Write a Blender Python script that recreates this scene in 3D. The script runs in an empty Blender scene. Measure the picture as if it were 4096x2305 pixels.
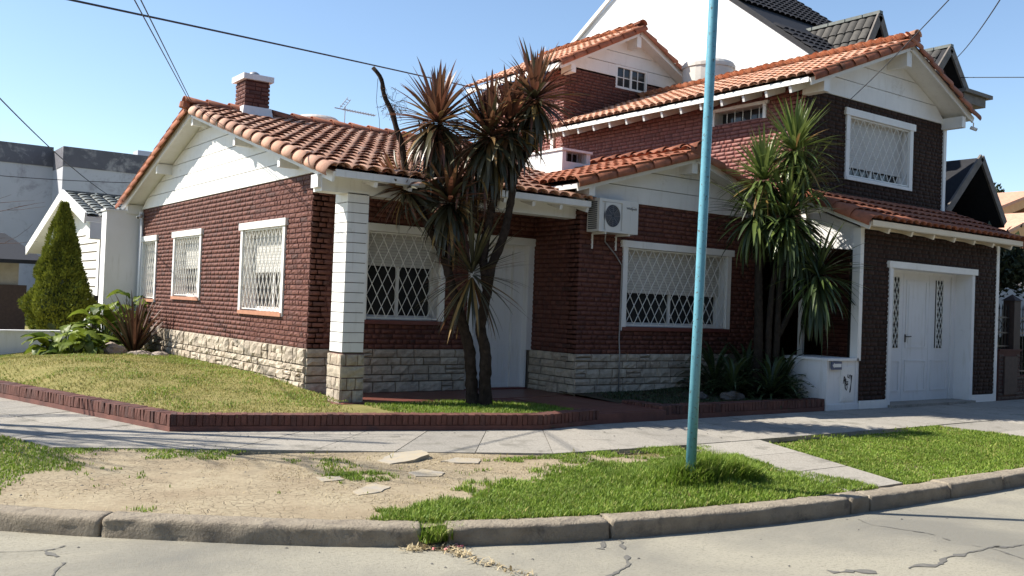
import bpy, bmesh, math, random
import numpy as np
from mathutils import Matrix, Vector, noise
R = math.radians
rnd = random.Random(7)
rng = np.random.default_rng(11)
scene = bpy.context.scene
COL = scene.collection

# ---------------------------------------------------------------- camera, world, sun
cam = bpy.data.cameras.new('camera'); camo = bpy.data.objects.new('camera', cam); COL.objects.link(camo)
scene.camera = camo
cam.sensor_width = 36; cam.lens = 32.95; cam.clip_end = 2000; cam.clip_start = .05
yaw, pit, rol = R(36.31), R(1.045), R(2.147)
fw = Vector((math.sin(yaw)*math.cos(pit), math.cos(yaw)*math.cos(pit), math.sin(pit)))
r0 = Vector((math.cos(yaw), -math.sin(yaw), 0)); u0_ = r0.cross(fw)
rr = r0*math.cos(rol)+u0_*math.sin(rol); uu = -r0*math.sin(rol)+u0_*math.cos(rol)
Mc = Matrix(((rr.x, uu.x, -fw.x, 0), (rr.y, uu.y, -fw.y, 0), (rr.z, uu.z, -fw.z, 1.5), (0, 0, 0, 1)))
camo.matrix_world = Mc
CAMP = Vector((0, 0, 1.5))

LDIR = Vector((1, -.815, -1.2)).normalized()
world = bpy.data.worlds.new('World'); scene.world = world; world.use_nodes = True
wn = world.node_tree.nodes; wl = world.node_tree.links
sky = wn.new('ShaderNodeTexSky'); sky.sky_type = 'NISHITA'; sky.sun_disc = False
sky.sun_elevation = math.atan2(1.2, math.hypot(1, .815)); sky.sun_rotation = math.atan2(-1, .815)
sky.air_density = 1.0; sky.dust_density = .3; sky.ozone_density = 2.2
bg = wn['Background']; bg.inputs['Strength'].default_value = .10
wl.new(sky.outputs[0], bg.inputs[0])
sun = bpy.data.lights.new('sun', 'SUN'); sun.energy = 5.0; sun.angle = R(.53); sun.color = (1, .93, .82)
suno = bpy.data.objects.new('sun', sun); COL.objects.link(suno)
suno.rotation_euler = LDIR.to_track_quat('-Z', 'Y').to_euler(); suno.location = (-10, 10, 14)
scene.view_settings.view_transform = 'Standard'; scene.view_settings.look = 'None'
scene.view_settings.exposure = 1.0; scene.view_settings.gamma = 1
scene.view_settings.use_curve_mapping = False

# ---------------------------------------------------------------- helpers
W = {}
def place(o, parent=None, M=None):
    M = M if M is not None else Matrix.Identity(4)
    if o.name not in COL.objects: COL.objects.link(o)
    if parent is not None:
        o.parent = parent; o.matrix_parent_inverse = W[parent].inverted()
    o.matrix_basis = M; W[o] = M
    return o
def tag(o, label=None, cat=None, group=None, kind=None):
    if label: o['label'] = label
    if cat: o['category'] = cat
    if group: o['group'] = group
    if kind: o['kind'] = kind
    return o
def empty(name, loc, label=None, cat=None, group=None, kind=None):
    o = bpy.data.objects.new(name, None); o.empty_display_size = .2
    place(o, None, Matrix.Translation(loc)); return tag(o, label, cat, group, kind)
def mesh_np(name, V, F, mat=None, smooth=False):
    me = bpy.data.meshes.new(name)
    me.from_pydata([tuple(v) for v in V], [], F)
    if mat: me.materials.append(mat)
    if smooth: me.polygons.foreach_set('use_smooth', [True]*len(me.polygons))
    me.update(); return me
def fast_mesh(name, V, F, mat=None, smooth=False):
    """V (n,3) array, F (m,k) array with one k"""
    V = np.asarray(V, dtype=np.float32); F = np.asarray(F, dtype=np.int32)
    me = bpy.data.meshes.new(name); m, k = F.shape
    me.vertices.add(len(V)); me.vertices.foreach_set('co', V.ravel())
    me.loops.add(m*k); me.loops.foreach_set('vertex_index', F.ravel())
    me.polygons.add(m); me.polygons.foreach_set('loop_start', np.arange(0, m*k, k, dtype=np.int32))
    me.polygons.foreach_set('loop_total', np.full(m, k, dtype=np.int32))
    if smooth: me.polygons.foreach_set('use_smooth', np.ones(m, dtype=bool))
    if mat: me.materials.append(mat)
    me.update(calc_edges=True); return me
def obj(name, me, parent=None, M=None, **k):
    return tag(place(bpy.data.objects.new(name, me), parent, M), **k)
I4 = Matrix.Identity(4)
def T(x, y, z): return Matrix.Translation((x, y, z))
def facade(kind, plane, a=0, z=0):
    """local frame u (along wall, to the right seen from outside), d (inward), v (up)"""
    if kind == 'S': return T(a, plane, z)                                   # faces -Y, u = +X
    if kind == 'W': return T(plane, a, z) @ Matrix.Rotation(R(-90), 4, 'Z')  # faces -X, u = -Y
    if kind == 'E': return T(plane, a, z) @ Matrix.Rotation(R(90), 4, 'Z')   # faces +X
    if kind == 'N': return T(a, plane, z) @ Matrix.Rotation(R(180), 4, 'Z')
class MB:
    def __init__(s, M=None): s.v = []; s.f = []; s.M = M
    def add(s, V, F):
        n = len(s.v)
        if s.M is not None: V = [s.M @ Vector(v) for v in V]
        s.v += [tuple(v) for v in V]; s.f += [tuple(i+n for i in f) for f in F]; return s
    def box(s, x0, x1, y0, y1, z0, z1):
        return s.add([(x0,y0,z0),(x1,y0,z0),(x1,y1,z0),(x0,y1,z0),(x0,y0,z1),(x1,y0,z1),(x1,y1,z1),(x0,y1,z1)],
                     [(0,3,2,1),(4,5,6,7),(0,1,5,4),(1,2,6,5),(2,3,7,6),(3,0,4,7)])
    def prism(s, poly, d0, d1):
        """polygon (u,v) counter-clockwise seen from outside, from depth d0 (outer) to d1"""
        n = len(poly)
        V = [(u, d0, v) for u, v in poly]+[(u, d1, v) for u, v in poly]
        F = [tuple(range(n)), tuple(range(2*n-1, n-1, -1))]+[(i, i+n, (i+1) % n+n, (i+1) % n) for i in range(n)]
        return s.add(V, F)
    def slab(s, poly, z0, z1):
        n = len(poly)
        V = [(x, y, z1) for x, y in poly]+[(x, y, z0) for x, y in poly]
        F = [tuple(range(n)), tuple(range(2*n-1, n-1, -1))]+[(i, i+n, (i+1) % n+n, (i+1) % n) for i in range(n)]
        return s.add(V, F)
    def bar(s, a, b, w, h, up=(0, 0, 1)):
        a = Vector(a); b = Vector(b); d = (b-a).normalized(); up = Vector(up)
        x = d.cross(up)
        x = x.normalized() if x.length > 1e-5 else Vector((1, 0, 0)); y = x.cross(d)
        V = [p+x*i*w/2+y*j*h/2 for p in (a, b) for i, j in ((-1,-1),(1,-1),(1,1),(-1,1))]
        return s.add(V, [(0,1,2,3),(7,6,5,4),(0,4,5,1),(1,5,6,2),(2,6,7,3),(3,7,4,0)])
    def tube(s, pts, rad, seg=8, cap=True, rough=0):
        pts = [Vector(p) for p in pts]; n = len(pts)
        if not hasattr(rad, '__len__'): rad = [rad]*n
        base = len(s.v); V = []; F = []
        ref = Vector((.31, .17, .94))
        for i, p in enumerate(pts):
            d = (pts[min(i+1, n-1)]-pts[max(i-1, 0)]).normalized()
            x = d.cross(ref)
            if x.length < .1: x = d.cross(Vector((1, 0, 0)))
            x.normalize(); y = d.cross(x)
            for k in range(seg):
                a = 2*math.pi*k/seg; r_ = rad[i]*(1+rnd.uniform(-rough, rough))
                V.append(p+x*math.cos(a)*r_+y*math.sin(a)*r_)
        for i in range(n-1):
            for k in range(seg):
                k2 = (k+1) % seg
                F.append((i*seg+k, i*seg+k2, (i+1)*seg+k2, (i+1)*seg+k))
        if cap: F += [tuple(range(seg-1, -1, -1)), tuple((n-1)*seg+k for k in range(seg))]
        return s.add(V, F)
    def lathe(s, prof, seg=24, c=(0, 0, 0)):
        V = []; F = []
        for r_, z in prof:
            for k in range(seg):
                a = 2*math.pi*k/seg; V.append((c[0]+r_*math.cos(a), c[1]+r_*math.sin(a), c[2]+z))
        for i in range(len(prof)-1):
            for k in range(seg):
                k2 = (k+1) % seg; F.append((i*seg+k, i*seg+k2, (i+1)*seg+k2, (i+1)*seg+k))
        F += [tuple(range(seg-1, -1, -1)), tuple((len(prof)-1)*seg+k for k in range(seg))]
        return s.add(V, F)
    def build(s, name, mat, parent=None, smooth=False, **k):
        return obj(name, mesh_np(name, s.v, s.f, mat, smooth), parent, **k)

# ---------------------------------------------------------------- materials
def new_mat(name):
    m = bpy.data.materials.new(name); m.use_nodes = True
    nt = m.node_tree; return m, nt, nt.nodes['Principled BSDF']
def nd(nt, t, **k):
    n = nt.nodes.new(t)
    for a, b in k.items(): setattr(n, a, b)
    return n
def coords(nt, scale=1.0, world_=True):
    if world_:
        g = nd(nt, 'ShaderNodeNewGeometry'); out = g.outputs['Position']
    else:
        g = nd(nt, 'ShaderNodeTexCoord'); out = g.outputs['Object']
    return out
def noise_tex(nt, vec, scale, detail=4, rough=.6, dist=0):
    n = nd(nt, 'ShaderNodeTexNoise'); n.inputs['Scale'].default_value = scale
    n.inputs['Detail'].default_value = detail; n.inputs['Roughness'].default_value = rough; n.inputs['Distortion'].default_value = dist
    nt.links.new(vec, n.inputs['Vector']); return n.outputs['Fac']
def ramp(nt, fac, stops):
    r_ = nd(nt, 'ShaderNodeValToRGB'); e = r_.color_ramp.elements
    while len(e) < len(stops): e.new(.5)
    for i, (p, c) in enumerate(stops):
        e[i].position = p; e[i].color = (*c, 1) if len(c) == 3 else c
    nt.links.new(fac, r_.inputs[0]); return r_.outputs[0]
def mixc(nt, fac, a, b, mode='MIX'):
    m = nd(nt, 'ShaderNodeMix', data_type='RGBA', blend_type=mode)
    for sck, val in ((m.inputs[0], fac), (m.inputs[6], a), (m.inputs[7], b)):
        if hasattr(val, 'links') or hasattr(val, 'is_linked'): nt.links.new(val, sck)
        else: sck.default_value = val if not isinstance(val, tuple) else ((*val, 1) if len(val) == 3 else val)
    return m.outputs[2]
def mth(nt, op, a, b=None):
    m = nd(nt, 'ShaderNodeMath', operation=op)
    for i, val in enumerate((a, b)):
        if val is None: continue
        if hasattr(val, 'is_linked'): nt.links.new(val, m.inputs[i])
        else: m.inputs[i].default_value = val
    return m.outputs[0]
def island_rand(nt):
    g = nd(nt, 'ShaderNodeNewGeometry'); o = nd(nt, 'ShaderNodeObjectInfo')
    return mth(nt, 'FRACT', mth(nt, 'ADD', g.outputs['Random Per Island'], o.outputs['Random']))
def bump(nt, p, h, strength=.3, dist=.01):
    b = nd(nt, 'ShaderNodeBump'); b.inputs['Strength'].default_value = strength; b.inputs['Distance'].default_value = dist
    nt.links.new(h, b.inputs['Height']); nt.links.new(b.outputs[0], p.inputs['Normal'])
def simple(name, a, b=None, scale=6, rough=.6, bstr=.15, bscale=60, detail=5, metal=0, spec=.5, dirt=None, bdist=.004, streak=None, wear=None):
    m, nt, p = new_mat(name)
    v = coords(nt)
    b = b or tuple(c*.82 for c in a)
    c = mixc(nt, ramp(nt, noise_tex(nt, v, scale, detail), [(.3, (0, 0, 0)), (.7, (1, 1, 1))]), a, b)
    if dirt:
        f = ramp(nt, noise_tex(nt, v, dirt[1], 8, .7, .3), [(dirt[2], (0, 0, 0)), (dirt[2]+.18, (1, 1, 1))])
        c = mixc(nt, f, c, dirt[0])
    if streak:
        mp = nd(nt, 'ShaderNodeMapping'); mp.inputs['Scale'].default_value = (7, 7, .9); nt.links.new(v, mp.inputs[0])
        f = ramp(nt, noise_tex(nt, mp.outputs[0], 1.6, 6, .65), [(streak[1], (0, 0, 0)), (streak[1]+.22, (.8, .8, .8))]); c = mixc(nt, f, c, streak[0])
    if wear:   # rust and chips near the foot
        sx_ = nd(nt, 'ShaderNodeSeparateXYZ'); nt.links.new(v, sx_.inputs[0])
        h_ = mth(nt, 'MULTIPLY', sx_.outputs[2], wear[1]); q = mth(nt, 'SUBTRACT', noise_tex(nt, v, 40, 6, .7), mth(nt, 'MINIMUM', h_, .14))
        f = ramp(nt, q, [(.44, (0, 0, 0)), (.50, (1, 1, 1))]); c = mixc(nt, f, c, wear[0])
    nt.links.new(c, p.inputs['Base Color'])
    p.inputs['Roughness'].default_value = rough; p.inputs['Metallic'].default_value = metal
    p.inputs['Specular IOR Level'].default_value = spec
    if bstr: bump(nt, p, noise_tex(nt, v, bscale, 6, .7), bstr, bdist)
    return m
def varied(name, stops, nscale=12, namt=.35, rough=.65, bscale=70, bstr=.5, spec=.4, bdist=.006, dark=None, trans=0, light=None):
    """colour from random per island / object, multiplied by noise"""
    m, nt, p = new_mat(name)
    v = coords(nt); c = ramp(nt, island_rand(nt), stops)
    n = ramp(nt, noise_tex(nt, v, nscale, 6, .65), [(.3, (1-namt,)*3), (.7, (1+namt*.3,)*3)])
    c = mixc(nt, 1.0, c, n, 'MULTIPLY')
    if dark:
        f = ramp(nt, noise_tex(nt, v, dark[1], 7, .7, .5), [(dark[2], (0, 0, 0)), (dark[2]+.15, (1, 1, 1))])
        c = mixc(nt, f, c, dark[0])
    if light:
        f = ramp(nt, noise_tex(nt, v, light[1], 8, .72, .4), [(light[2], (0, 0, 0)), (light[2]+.16, (.75, .75, .75))])
        c = mixc(nt, f, c, light[0])
    nt.links.new(c, p.inputs['Base Color']); p.inputs['Roughness'].default_value = rough
    p.inputs['Specular IOR Level'].default_value = spec
    if bstr: bump(nt, p, noise_tex(nt, v, bscale, 6, .7), bstr, bdist)
    if trans:
        t = nd(nt, 'ShaderNodeBsdfTranslucent'); nt.links.new(c, t.inputs[0])
        mx = nd(nt, 'ShaderNodeMixShader'); mx.inputs[0].default_value = trans
        nt.links.new(p.outputs[0], mx.inputs[1]); nt.links.new(t.outputs[0], mx.inputs[2])
        nt.links.new(mx.outputs[0], nt.nodes['Material Output'].inputs[0])
    return m

BRICK = varied('painted_brick', [(0, (.118, .044, .031)), (.45, (.158, .064, .046)), (.8, (.132, .052, .039)), (1, (.088, .042, .034))], rough=.62, spec=.25, bstr=.8, dark=((.06, .03, .028), 2.2, .58), light=((.20, .095, .078), 5, .55))
MORTAR = simple('painted_mortar', (.085, .030, .025), (.06, .02, .017), rough=.7, bstr=.5, spec=.2)
PBRICK = varied('planter_brick', [(0, (.105, .038, .027)), (.5, (.135, .052, .038)), (1, (.085, .038, .031))], rough=.75, bstr=.7, dark=((.09, .05, .042), 5, .6))
PMORT = simple('planter_plaster', (.17, .066, .048), (.10, .038, .029), scale=5, rough=.8, bstr=.5, dirt=((.08, .04, .035), 4, .55))
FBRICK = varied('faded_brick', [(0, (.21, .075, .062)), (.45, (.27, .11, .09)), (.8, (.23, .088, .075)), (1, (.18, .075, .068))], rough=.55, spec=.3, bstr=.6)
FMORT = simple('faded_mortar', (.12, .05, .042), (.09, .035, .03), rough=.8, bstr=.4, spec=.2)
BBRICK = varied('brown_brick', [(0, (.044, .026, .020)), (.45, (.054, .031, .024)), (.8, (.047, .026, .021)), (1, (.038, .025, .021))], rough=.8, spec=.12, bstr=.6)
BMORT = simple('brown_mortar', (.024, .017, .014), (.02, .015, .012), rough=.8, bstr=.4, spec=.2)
STONE = varied('split_stone', [(0, (.45, .385, .30)), (.35, (.55, .475, .375)), (.7, (.38, .325, .26)), (1, (.50, .41, .315))], nscale=9, namt=.4, rough=.85, bscale=38, bstr=.9, spec=.2, bdist=.012)
STMORT = simple('stone_mortar', (.19, .16, .12), (.14, .12, .09), rough=.9, bstr=.4)
WHITE = simple('white_paint', (.74, .735, .71), (.66, .655, .63), scale=2.5, rough=.5, bstr=.2, dirt=((.46, .44, .38), 2.2, .62), streak=((.56, .545, .50), .55))
WHITE2 = simple('white_plaster', (.70, .70, .70), (.64, .64, .63), scale=1.4, rough=.7, bstr=.4, bscale=45, dirt=((.46, .45, .41), 1.6, .62), streak=((.54, .53, .49), .54))
GRILLE = simple('white_ironwork', (.78, .78, .75), (.68, .67, .62), scale=20, rough=.4, bstr=0)
CREAM = simple('cream_and_bounce_soffit', (.70, .61, .46), (.64, .55, .40), scale=3, rough=.6, bstr=.1, dirt=((.35, .29, .2), 3, .7))  # cream paint; under the upper eave it stands for warm bounce light
TILE = varied('terracotta_tile', [(0, (.56, .30, .20)), (.3, (.64, .375, .26)), (.6, (.52, .26, .165)), (.85, (.62, .395, .29)), (1, (.44, .23, .155))], nscale=7, namt=.3, rough=.75, bscale=90, bstr=.35, spec=.3, dark=((.24, .16, .125), 4.5, .60))
OTILE = varied('old_terracotta_tile', [(0, (.30, .105, .06)), (.5, (.36, .14, .08)), (1, (.24, .085, .05))], nscale=6, namt=.4, rough=.8, bscale=70, bstr=.4, spec=.25, dark=((.10, .075, .055), 3.5, .58))
TILEIN = simple('roof_shadow_board', (.22, .10, .07), rough=.9, bstr=0)
RFLOOR = simple('red_floor_tile', (.17, .058, .042), (.12, .042, .032), scale=4, rough=.4, bstr=.1)
GLASS = simple('window_glass', (.018, .02, .022), (.03, .03, .03), scale=2, rough=.08, bstr=0, spec=.35)
SHUT = simple('roller_shutter', (.52, .51, .48), (.46, .45, .42), scale=4, rough=.5, bstr=.05)
SILL = simple('terracotta_sill', (.42, .20, .12), (.32, .14, .08), scale=9, rough=.7, bstr=.3)
DSILL = simple('dark_red_sill', (.16, .045, .035), (.11, .03, .025), scale=9, rough=.5, bstr=.2)
CONC = varied('sidewalk_concrete', [(0, (.32, .295, .255)), (.5, (.37, .345, .30)), (1, (.29, .272, .24))], nscale=55, namt=.4, rough=.92, bscale=110, bstr=.7, spec=.15, dark=((.17, .16, .135), 2.4, .53))
KERB = simple('kerb_concrete', (.33, .285, .22), (.23, .195, .15), scale=6, rough=.94, bstr=1.0, bscale=34, bdist=.02, dirt=((.12, .105, .09), 5, .53), spec=.15)
BLUE = simple('pale_blue_paint', (.12, .32, .40), (.095, .265, .345), scale=9, rough=.38, bstr=.15, bscale=40, dirt=((.08, .16, .19), 26, .64), wear=((.07, .06, .05), .55))
BLACK = simple('black_iron', (.02, .02, .022), rough=.5, bstr=0)
RUBBER = simple('cable_black', (.03, .032, .036), rough=.6, bstr=0)
ZINC = simple('zinc', (.34, .34, .35), rough=.45, metal=.6, bstr=.05)
BARK = varied('dark_bark', [(0, (.075, .05, .036)), (1, (.05, .036, .028))], nscale=14, namt=.6, rough=.95, bscale=45, bstr=1, bdist=.03, spec=.1, dark=((.15, .085, .05), 9, .62))
GBARK = varied('grey_bark', [(0, (.045, .036, .028)), (1, (.03, .025, .02))], nscale=14, namt=.5, rough=.95, bscale=60, bstr=1, bdist=.02, spec=.1)
L_RED = varied('bronze_leaf', [(0, (.13, .05, .032)), (.4, (.18, .078, .045)), (.8, (.11, .055, .034)), (1, (.24, .13, .065))], nscale=5, namt=.25, rough=.42, bstr=0, spec=.5, trans=.3)
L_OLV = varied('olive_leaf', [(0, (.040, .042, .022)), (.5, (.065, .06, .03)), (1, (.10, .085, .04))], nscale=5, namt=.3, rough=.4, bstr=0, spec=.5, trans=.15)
L_STR = varied('straw_leaf', [(0, (.34, .22, .06)), (.5, (.30, .18, .07)), (1, (.22, .13, .05))], nscale=6, namt=.3, rough=.55, bstr=0, spec=.3, trans=.3)
L_GRN = varied('green_leaf', [(0, (.12, .17, .035)), (.5, (.17, .215, .06)), (1, (.07, .115, .03))], nscale=5, namt=.25, rough=.36, bstr=0, spec=.6, trans=.25)
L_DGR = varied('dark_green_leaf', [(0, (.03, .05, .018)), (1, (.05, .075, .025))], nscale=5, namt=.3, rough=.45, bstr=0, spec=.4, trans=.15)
L_BIG = varied('broad_leaf', [(0, (.13, .18, .022)), (.5, (.20, .26, .032)), (1, (.06, .10, .02))], nscale=9, namt=.25, rough=.5, bstr=.1, spec=.3, trans=.35)
L_FLX = varied('flax_leaf', [(0, (.09, .045, .03)), (.5, (.12, .055, .035)), (1, (.07, .05, .028))], nscale=5, namt=.3, rough=.45, bstr=0, spec=.4, trans=.2)
L_CYP = varied('cypress_leaf', [(0, (.17, .20, .028)), (.5, (.25, .27, .035)), (1, (.11, .135, .025))], nscale=3, namt=.4, rough=.7, bstr=0, spec=.2, trans=.15)
L_TREE = varied('tree_leaf', [(0, (.022, .035, .018)), (1, (.045, .06, .028))], nscale=1, namt=.4, rough=.7, bstr=0, spec=.2)
FLOW = simple('dry_flower_twig', (.10, .06, .04), (.06, .038, .028), rough=.9, bstr=0, spec=.1)
GR_A = varied('lush_grass', [(0, (.11, .19, .022)), (.45, (.18, .28, .032)), (.8, (.25, .35, .05)), (1, (.36, .37, .11))], nscale=1.5, namt=.35, rough=.55, bstr=0, spec=.25, trans=.35)
GR_B = varied('dry_grass', [(0, (.29, .27, .085)), (.35, (.42, .36, .13)), (.7, (.20, .24, .055)), (1, (.46, .38, .17))], nscale=1.5, namt=.35, rough=.7, bstr=0, spec=.15, trans=.3)
GR_C = varied('straw_bits', [(0, (.42, .34, .20)), (.6, (.52, .43, .27)), (1, (.30, .23, .13))], nscale=1.5, namt=.2, rough=.8, bstr=0, spec=.1, trans=.1)
BLKTILE = varied('black_roof_tile', [(0, (.018, .019, .023)), (1, (.032, .032, .037))], rough=.75, bstr=.2, spec=.2)
GRAYTILE = varied('slate_roof_tile', [(0, (.10, .115, .11)), (1, (.15, .165, .155))], rough=.6, bstr=.3)
WOODT = varied('weathered_dark_tile', [(0, (.055, .052, .048)), (1, (.085, .08, .072))], rough=.85, bstr=.4)
WOOD = simple('grey_weathered_wood', (.16, .14, .125), (.09, .08, .07), scale=5, rough=.8, bstr=.4)
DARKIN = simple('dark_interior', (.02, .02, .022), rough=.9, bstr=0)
PARAP = simple('stained_parapet', (.12, .12, .14), (.08, .08, .095), scale=.8, rough=.9, bstr=.3, dirt=((.36, .35, .35), 1.1, .52))
BIGW = simple('weathered_white_wall', (.46, .47, .50), (.40, .41, .44), scale=.5, rough=.9, bstr=.3, dirt=((.20, .19, .21), .9, .53))
BEIGE = simple('beige_render', (.42, .38, .31), rough=.9, bstr=.2)
DBRICK = varied('dark_brown_brick', [(0, (.05, .032, .026)), (1, (.075, .045, .036))], rough=.7, bstr=.5)
ORANGE = simple('orange_fascia', (.62, .33, .12), (.55, .27, .09), rough=.6, bstr=.1)
PINKW = simple('pale_pink_render', (.62, .52, .48), rough=.9, bstr=.1)
TANK = simple('fibre_cement_tank', (.55, .53, .49), (.46, .44, .40), scale=3, rough=.7, bstr=.2)
ACW = simple('enamelled_casing', (.62, .61, .57), (.58, .57, .53), scale=2, rough=.4, bstr=0)
ACB = simple('condenser_fins', (.07, .08, .10), (.05, .055, .07), scale=60, rough=.6, bstr=.4, metal=.3)
SIGNB = simple('sign_blue', (.03, .055, .14), rough=.4, bstr=0)
SIGNW = simple('sign_white', (.72, .72, .70), rough=.4, bstr=0)
INK = simple('black_spray_paint', (.015, .015, .02), rough=.6, bstr=0)
ROCK = simple('pale_rock', (.36, .30, .25), (.22, .18, .15), scale=5, rough=.9, bstr=.9, bscale=20, bdist=.02)
FLAG = simple('grey_flagstone', (.28, .255, .215), (.34, .30, .235), scale=5, rough=.9, bstr=.6, bscale=60, dirt=((.35, .295, .205), 7, .42))
TAR = simple('crack_tar', (.09, .088, .082), (.15, .142, .12), scale=18, rough=.9, bstr=.8, bscale=60)
GREENP = simple('green_trim_paint', (.52, .60, .55), rough=.5, bstr=.1)
PETAL = simple('pink_petal', (.75, .12, .14), (.8, .5, .5), scale=40, rough=.6, bstr=0)
CURT = simple('white_curtain', (.5, .5, .5), rough=.8, bstr=0)

def soil_material():
    m, nt, p = new_mat('dry_soil'); v = coords(nt)
    c = mixc(nt, ramp(nt, noise_tex(nt, v, 1.3, 6, .6), [(.35, (0, 0, 0)), (.65, (1, 1, 1))]), (.38, .325, .225), (.28, .222, .15))
    c = mixc(nt, ramp(nt, noise_tex(nt, v, 22, 6, .7), [(.42, (0, 0, 0)), (.75, (1, 1, 1))]), c, (.24, .195, .13))
    vor = nd(nt, 'ShaderNodeTexVoronoi', feature='DISTANCE_TO_EDGE'); vor.inputs['Scale'].default_value = 13
    d = nd(nt, 'ShaderNodeTexNoise'); d.inputs['Scale'].default_value = 7; nt.links.new(v, d.inputs['Vector'])
    mx = nd(nt, 'ShaderNodeVectorMath', operation='MULTIPLY_ADD'); nt.links.new(d.outputs['Color'], mx.inputs[0])
    mx.inputs[1].default_value = (.16, .16, 0); nt.links.new(v, mx.inputs[2]); nt.links.new(mx.outputs[0], vor.inputs['Vector'])
    crack = ramp(nt, vor.outputs['Distance'], [(.0, (1, 1, 1)), (.035, (0, 0, 0))])
    msk = ramp(nt, noise_tex(nt, v, 1.1, 3), [(.42, (0, 0, 0)), (.55, (1, 1, 1))])
    cm = mth(nt, 'MULTIPLY', crack, msk)
    c = mixc(nt, mth(nt, 'MULTIPLY', cm, .55), c, (.12, .09, .06))
    nt.links.new(c, p.inputs['Base Color']); p.inputs['Roughness'].default_value = .95; p.inputs['Specular IOR Level'].default_value = .1
    h = mth(nt, 'SUBTRACT', noise_tex(nt, v, 45, 8, .75), mth(nt, 'MULTIPLY', cm, .8))
    bump(nt, p, h, .8, .012); return m
SOIL = soil_material()
def road_material():
    m, nt, p = new_mat('road_concrete'); v = coords(nt)
    c = mixc(nt, ramp(nt, noise_tex(nt, v, .42, 8, .62, .5), [(.40, (0, 0, 0)), (.60, (1, 1, 1))]), (.19, .183, .158), (.315, .295, .235))
    c = mixc(nt, ramp(nt, noise_tex(nt, v, 38, 6, .75), [(.5, (0, 0, 0)), (.72, (1, 1, 1))]), c, (.19, .172, .13))
    mp = nd(nt, 'ShaderNodeMapping'); mp.inputs['Scale'].default_value = (6, 30, 1); mp.inputs['Rotation'].default_value = (0, 0, R(-35))
    nt.links.new(v, mp.inputs[0])
    c = mixc(nt, ramp(nt, noise_tex(nt, mp.outputs[0], 2.2, 5, .6), [(.56, (0, 0, 0)), (.72, (.6, .6, .6))]), c, (.19, .178, .15))
    nt.links.new(c, p.inputs['Base Color']); p.inputs['Roughness'].default_value = .93; p.inputs['Specular IOR Level'].default_value = .15
    bump(nt, p, noise_tex(nt, v, 60, 8, .8), .7, .01); return m
ROAD = road_material()
def lawn_soil():
    return simple('lawn_soil', (.27, .23, .10), (.15, .15, .05), scale=4, rough=1, bstr=.8, bscale=60, spec=.05, bdist=.015)
LSOIL = lawn_soil()
DSOIL = simple('bed_soil', (.09, .07, .045), (.06, .05, .035), scale=6, rough=1, bstr=.8, spec=.05)

# ---------------------------------------------------------------- ground heights
ROADZ = -.13
def sm(a, b, x):
    t = min(1, max(0, (x-a)/(b-a))); return t*t*(3-2*t)
def verge_z(x, y):
    z = -.012+.02*noise.noise(Vector((x*.9, y*.9, 0)))*sm(0, .6, kerb_dist(x, y))
    z += .10*math.exp(-((x-6.15)**2/.35+(y-5.75)**2/.25))
    return z
KT = [(-3.2, 30), (-2.6, 22), (-1.6, 14.5), (-.55, 10.4), (.1, 9.0), (.6, 7.9), (1.04, 7.23), (1.55, 6.8), (2.07, 6.38), (2.7, 5.9), (3.34, 5.52), (4.0, 5.27), (4.6, 5.09), (5.5, 4.92), (6.45, 4.80), (7.6, 4.75), (10.26, 4.73), (16, 4.73), (30, 4.73), (80, 4.73)]
def kerb_dist(x, y):
    """signed distance inwards from the kerb back edge, rough"""
    best = 1e9; sgn = 1
    for (ax, ay), (bx, by) in zip(KT[:-1], KT[1:]):
        dx, dy = bx-ax, by-ay; t = max(0, min(1, ((x-ax)*dx+(y-ay)*dy)/(dx*dx+dy*dy)))
        px, py = ax+dx*t-x, ay+dy*t-y; d = math.hypot(px, py)
        if d < best: best = d; sgn = 1 if dx*(y-ay)-dy*(x-ax) > 0 else -1
    return best*sgn
def lawn_z(x, y):
    # planter garden at the left: higher towards the house and the back
    a = .15+.11*sm(10.5, 14.5, y)+.03*sm(3, 5.3, x)
    a += .15*math.exp(-(((x-3.4)/1.25)**2+((y-15.8)/2.6)**2))
    a -= .16*sm(16.5, 20.5, y)*sm(4.2, 2.2, x)
    q = min((x-3.06)*.965+(y-10.26)*.262, (x-3.06)*.321+(y-10.26)*.947)
    return .155+(a-.155)*sm(.15, .9, q)
# ---------------------------------------------------------------- ground
g = MB(); g.add([(-400, -400, ROADZ), (600, -400, ROADZ), (600, 600, ROADZ), (-400, 600, ROADZ)], [(0, 1, 2, 3)])
g.build('road', ROAD, kind='structure')
base = MB()
kp = [p for p in KT]
poly = kp+[(80, 120), (-3.2, 120)]
base.add([(x+.05, y+.05, -.06) for x, y in poly], [tuple(range(len(poly)))])
base.build('block_ground', LSOIL, kind='structure')
def in_poly(x, y, P):
    c = False; j = len(P)-1
    for i in range(len(P)):
        if (P[i][1] > y) != (P[j][1] > y) and x < (P[j][0]-P[i][0])*(y-P[i][1])/(P[j][1]-P[i][1])+P[i][0]: c = not c
        j = i
    return c
def grid(name, x0, x1, y0, y1, st, zf, keep, mat, **k):
    nx = int((x1-x0)/st)+1; ny = int((y1-y0)/st)+1
    idx = {}; V = []; F = []
    def vi(i, j):
        if (i, j) not in idx:
            x = x0+i*st; y = y0+j*st; idx[(i, j)] = len(V); V.append((x, y, zf(x, y)))
        return idx[(i, j)]
    for i in range(nx):
        for j in range(ny):
            if keep(x0+(i+.5)*st, y0+(j+.5)*st): F.append((vi(i, j), vi(i+1, j), vi(i+1, j+1), vi(i, j+1)))
    return obj(name, fast_mesh(name, V, F, mat, True), **k)
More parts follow.
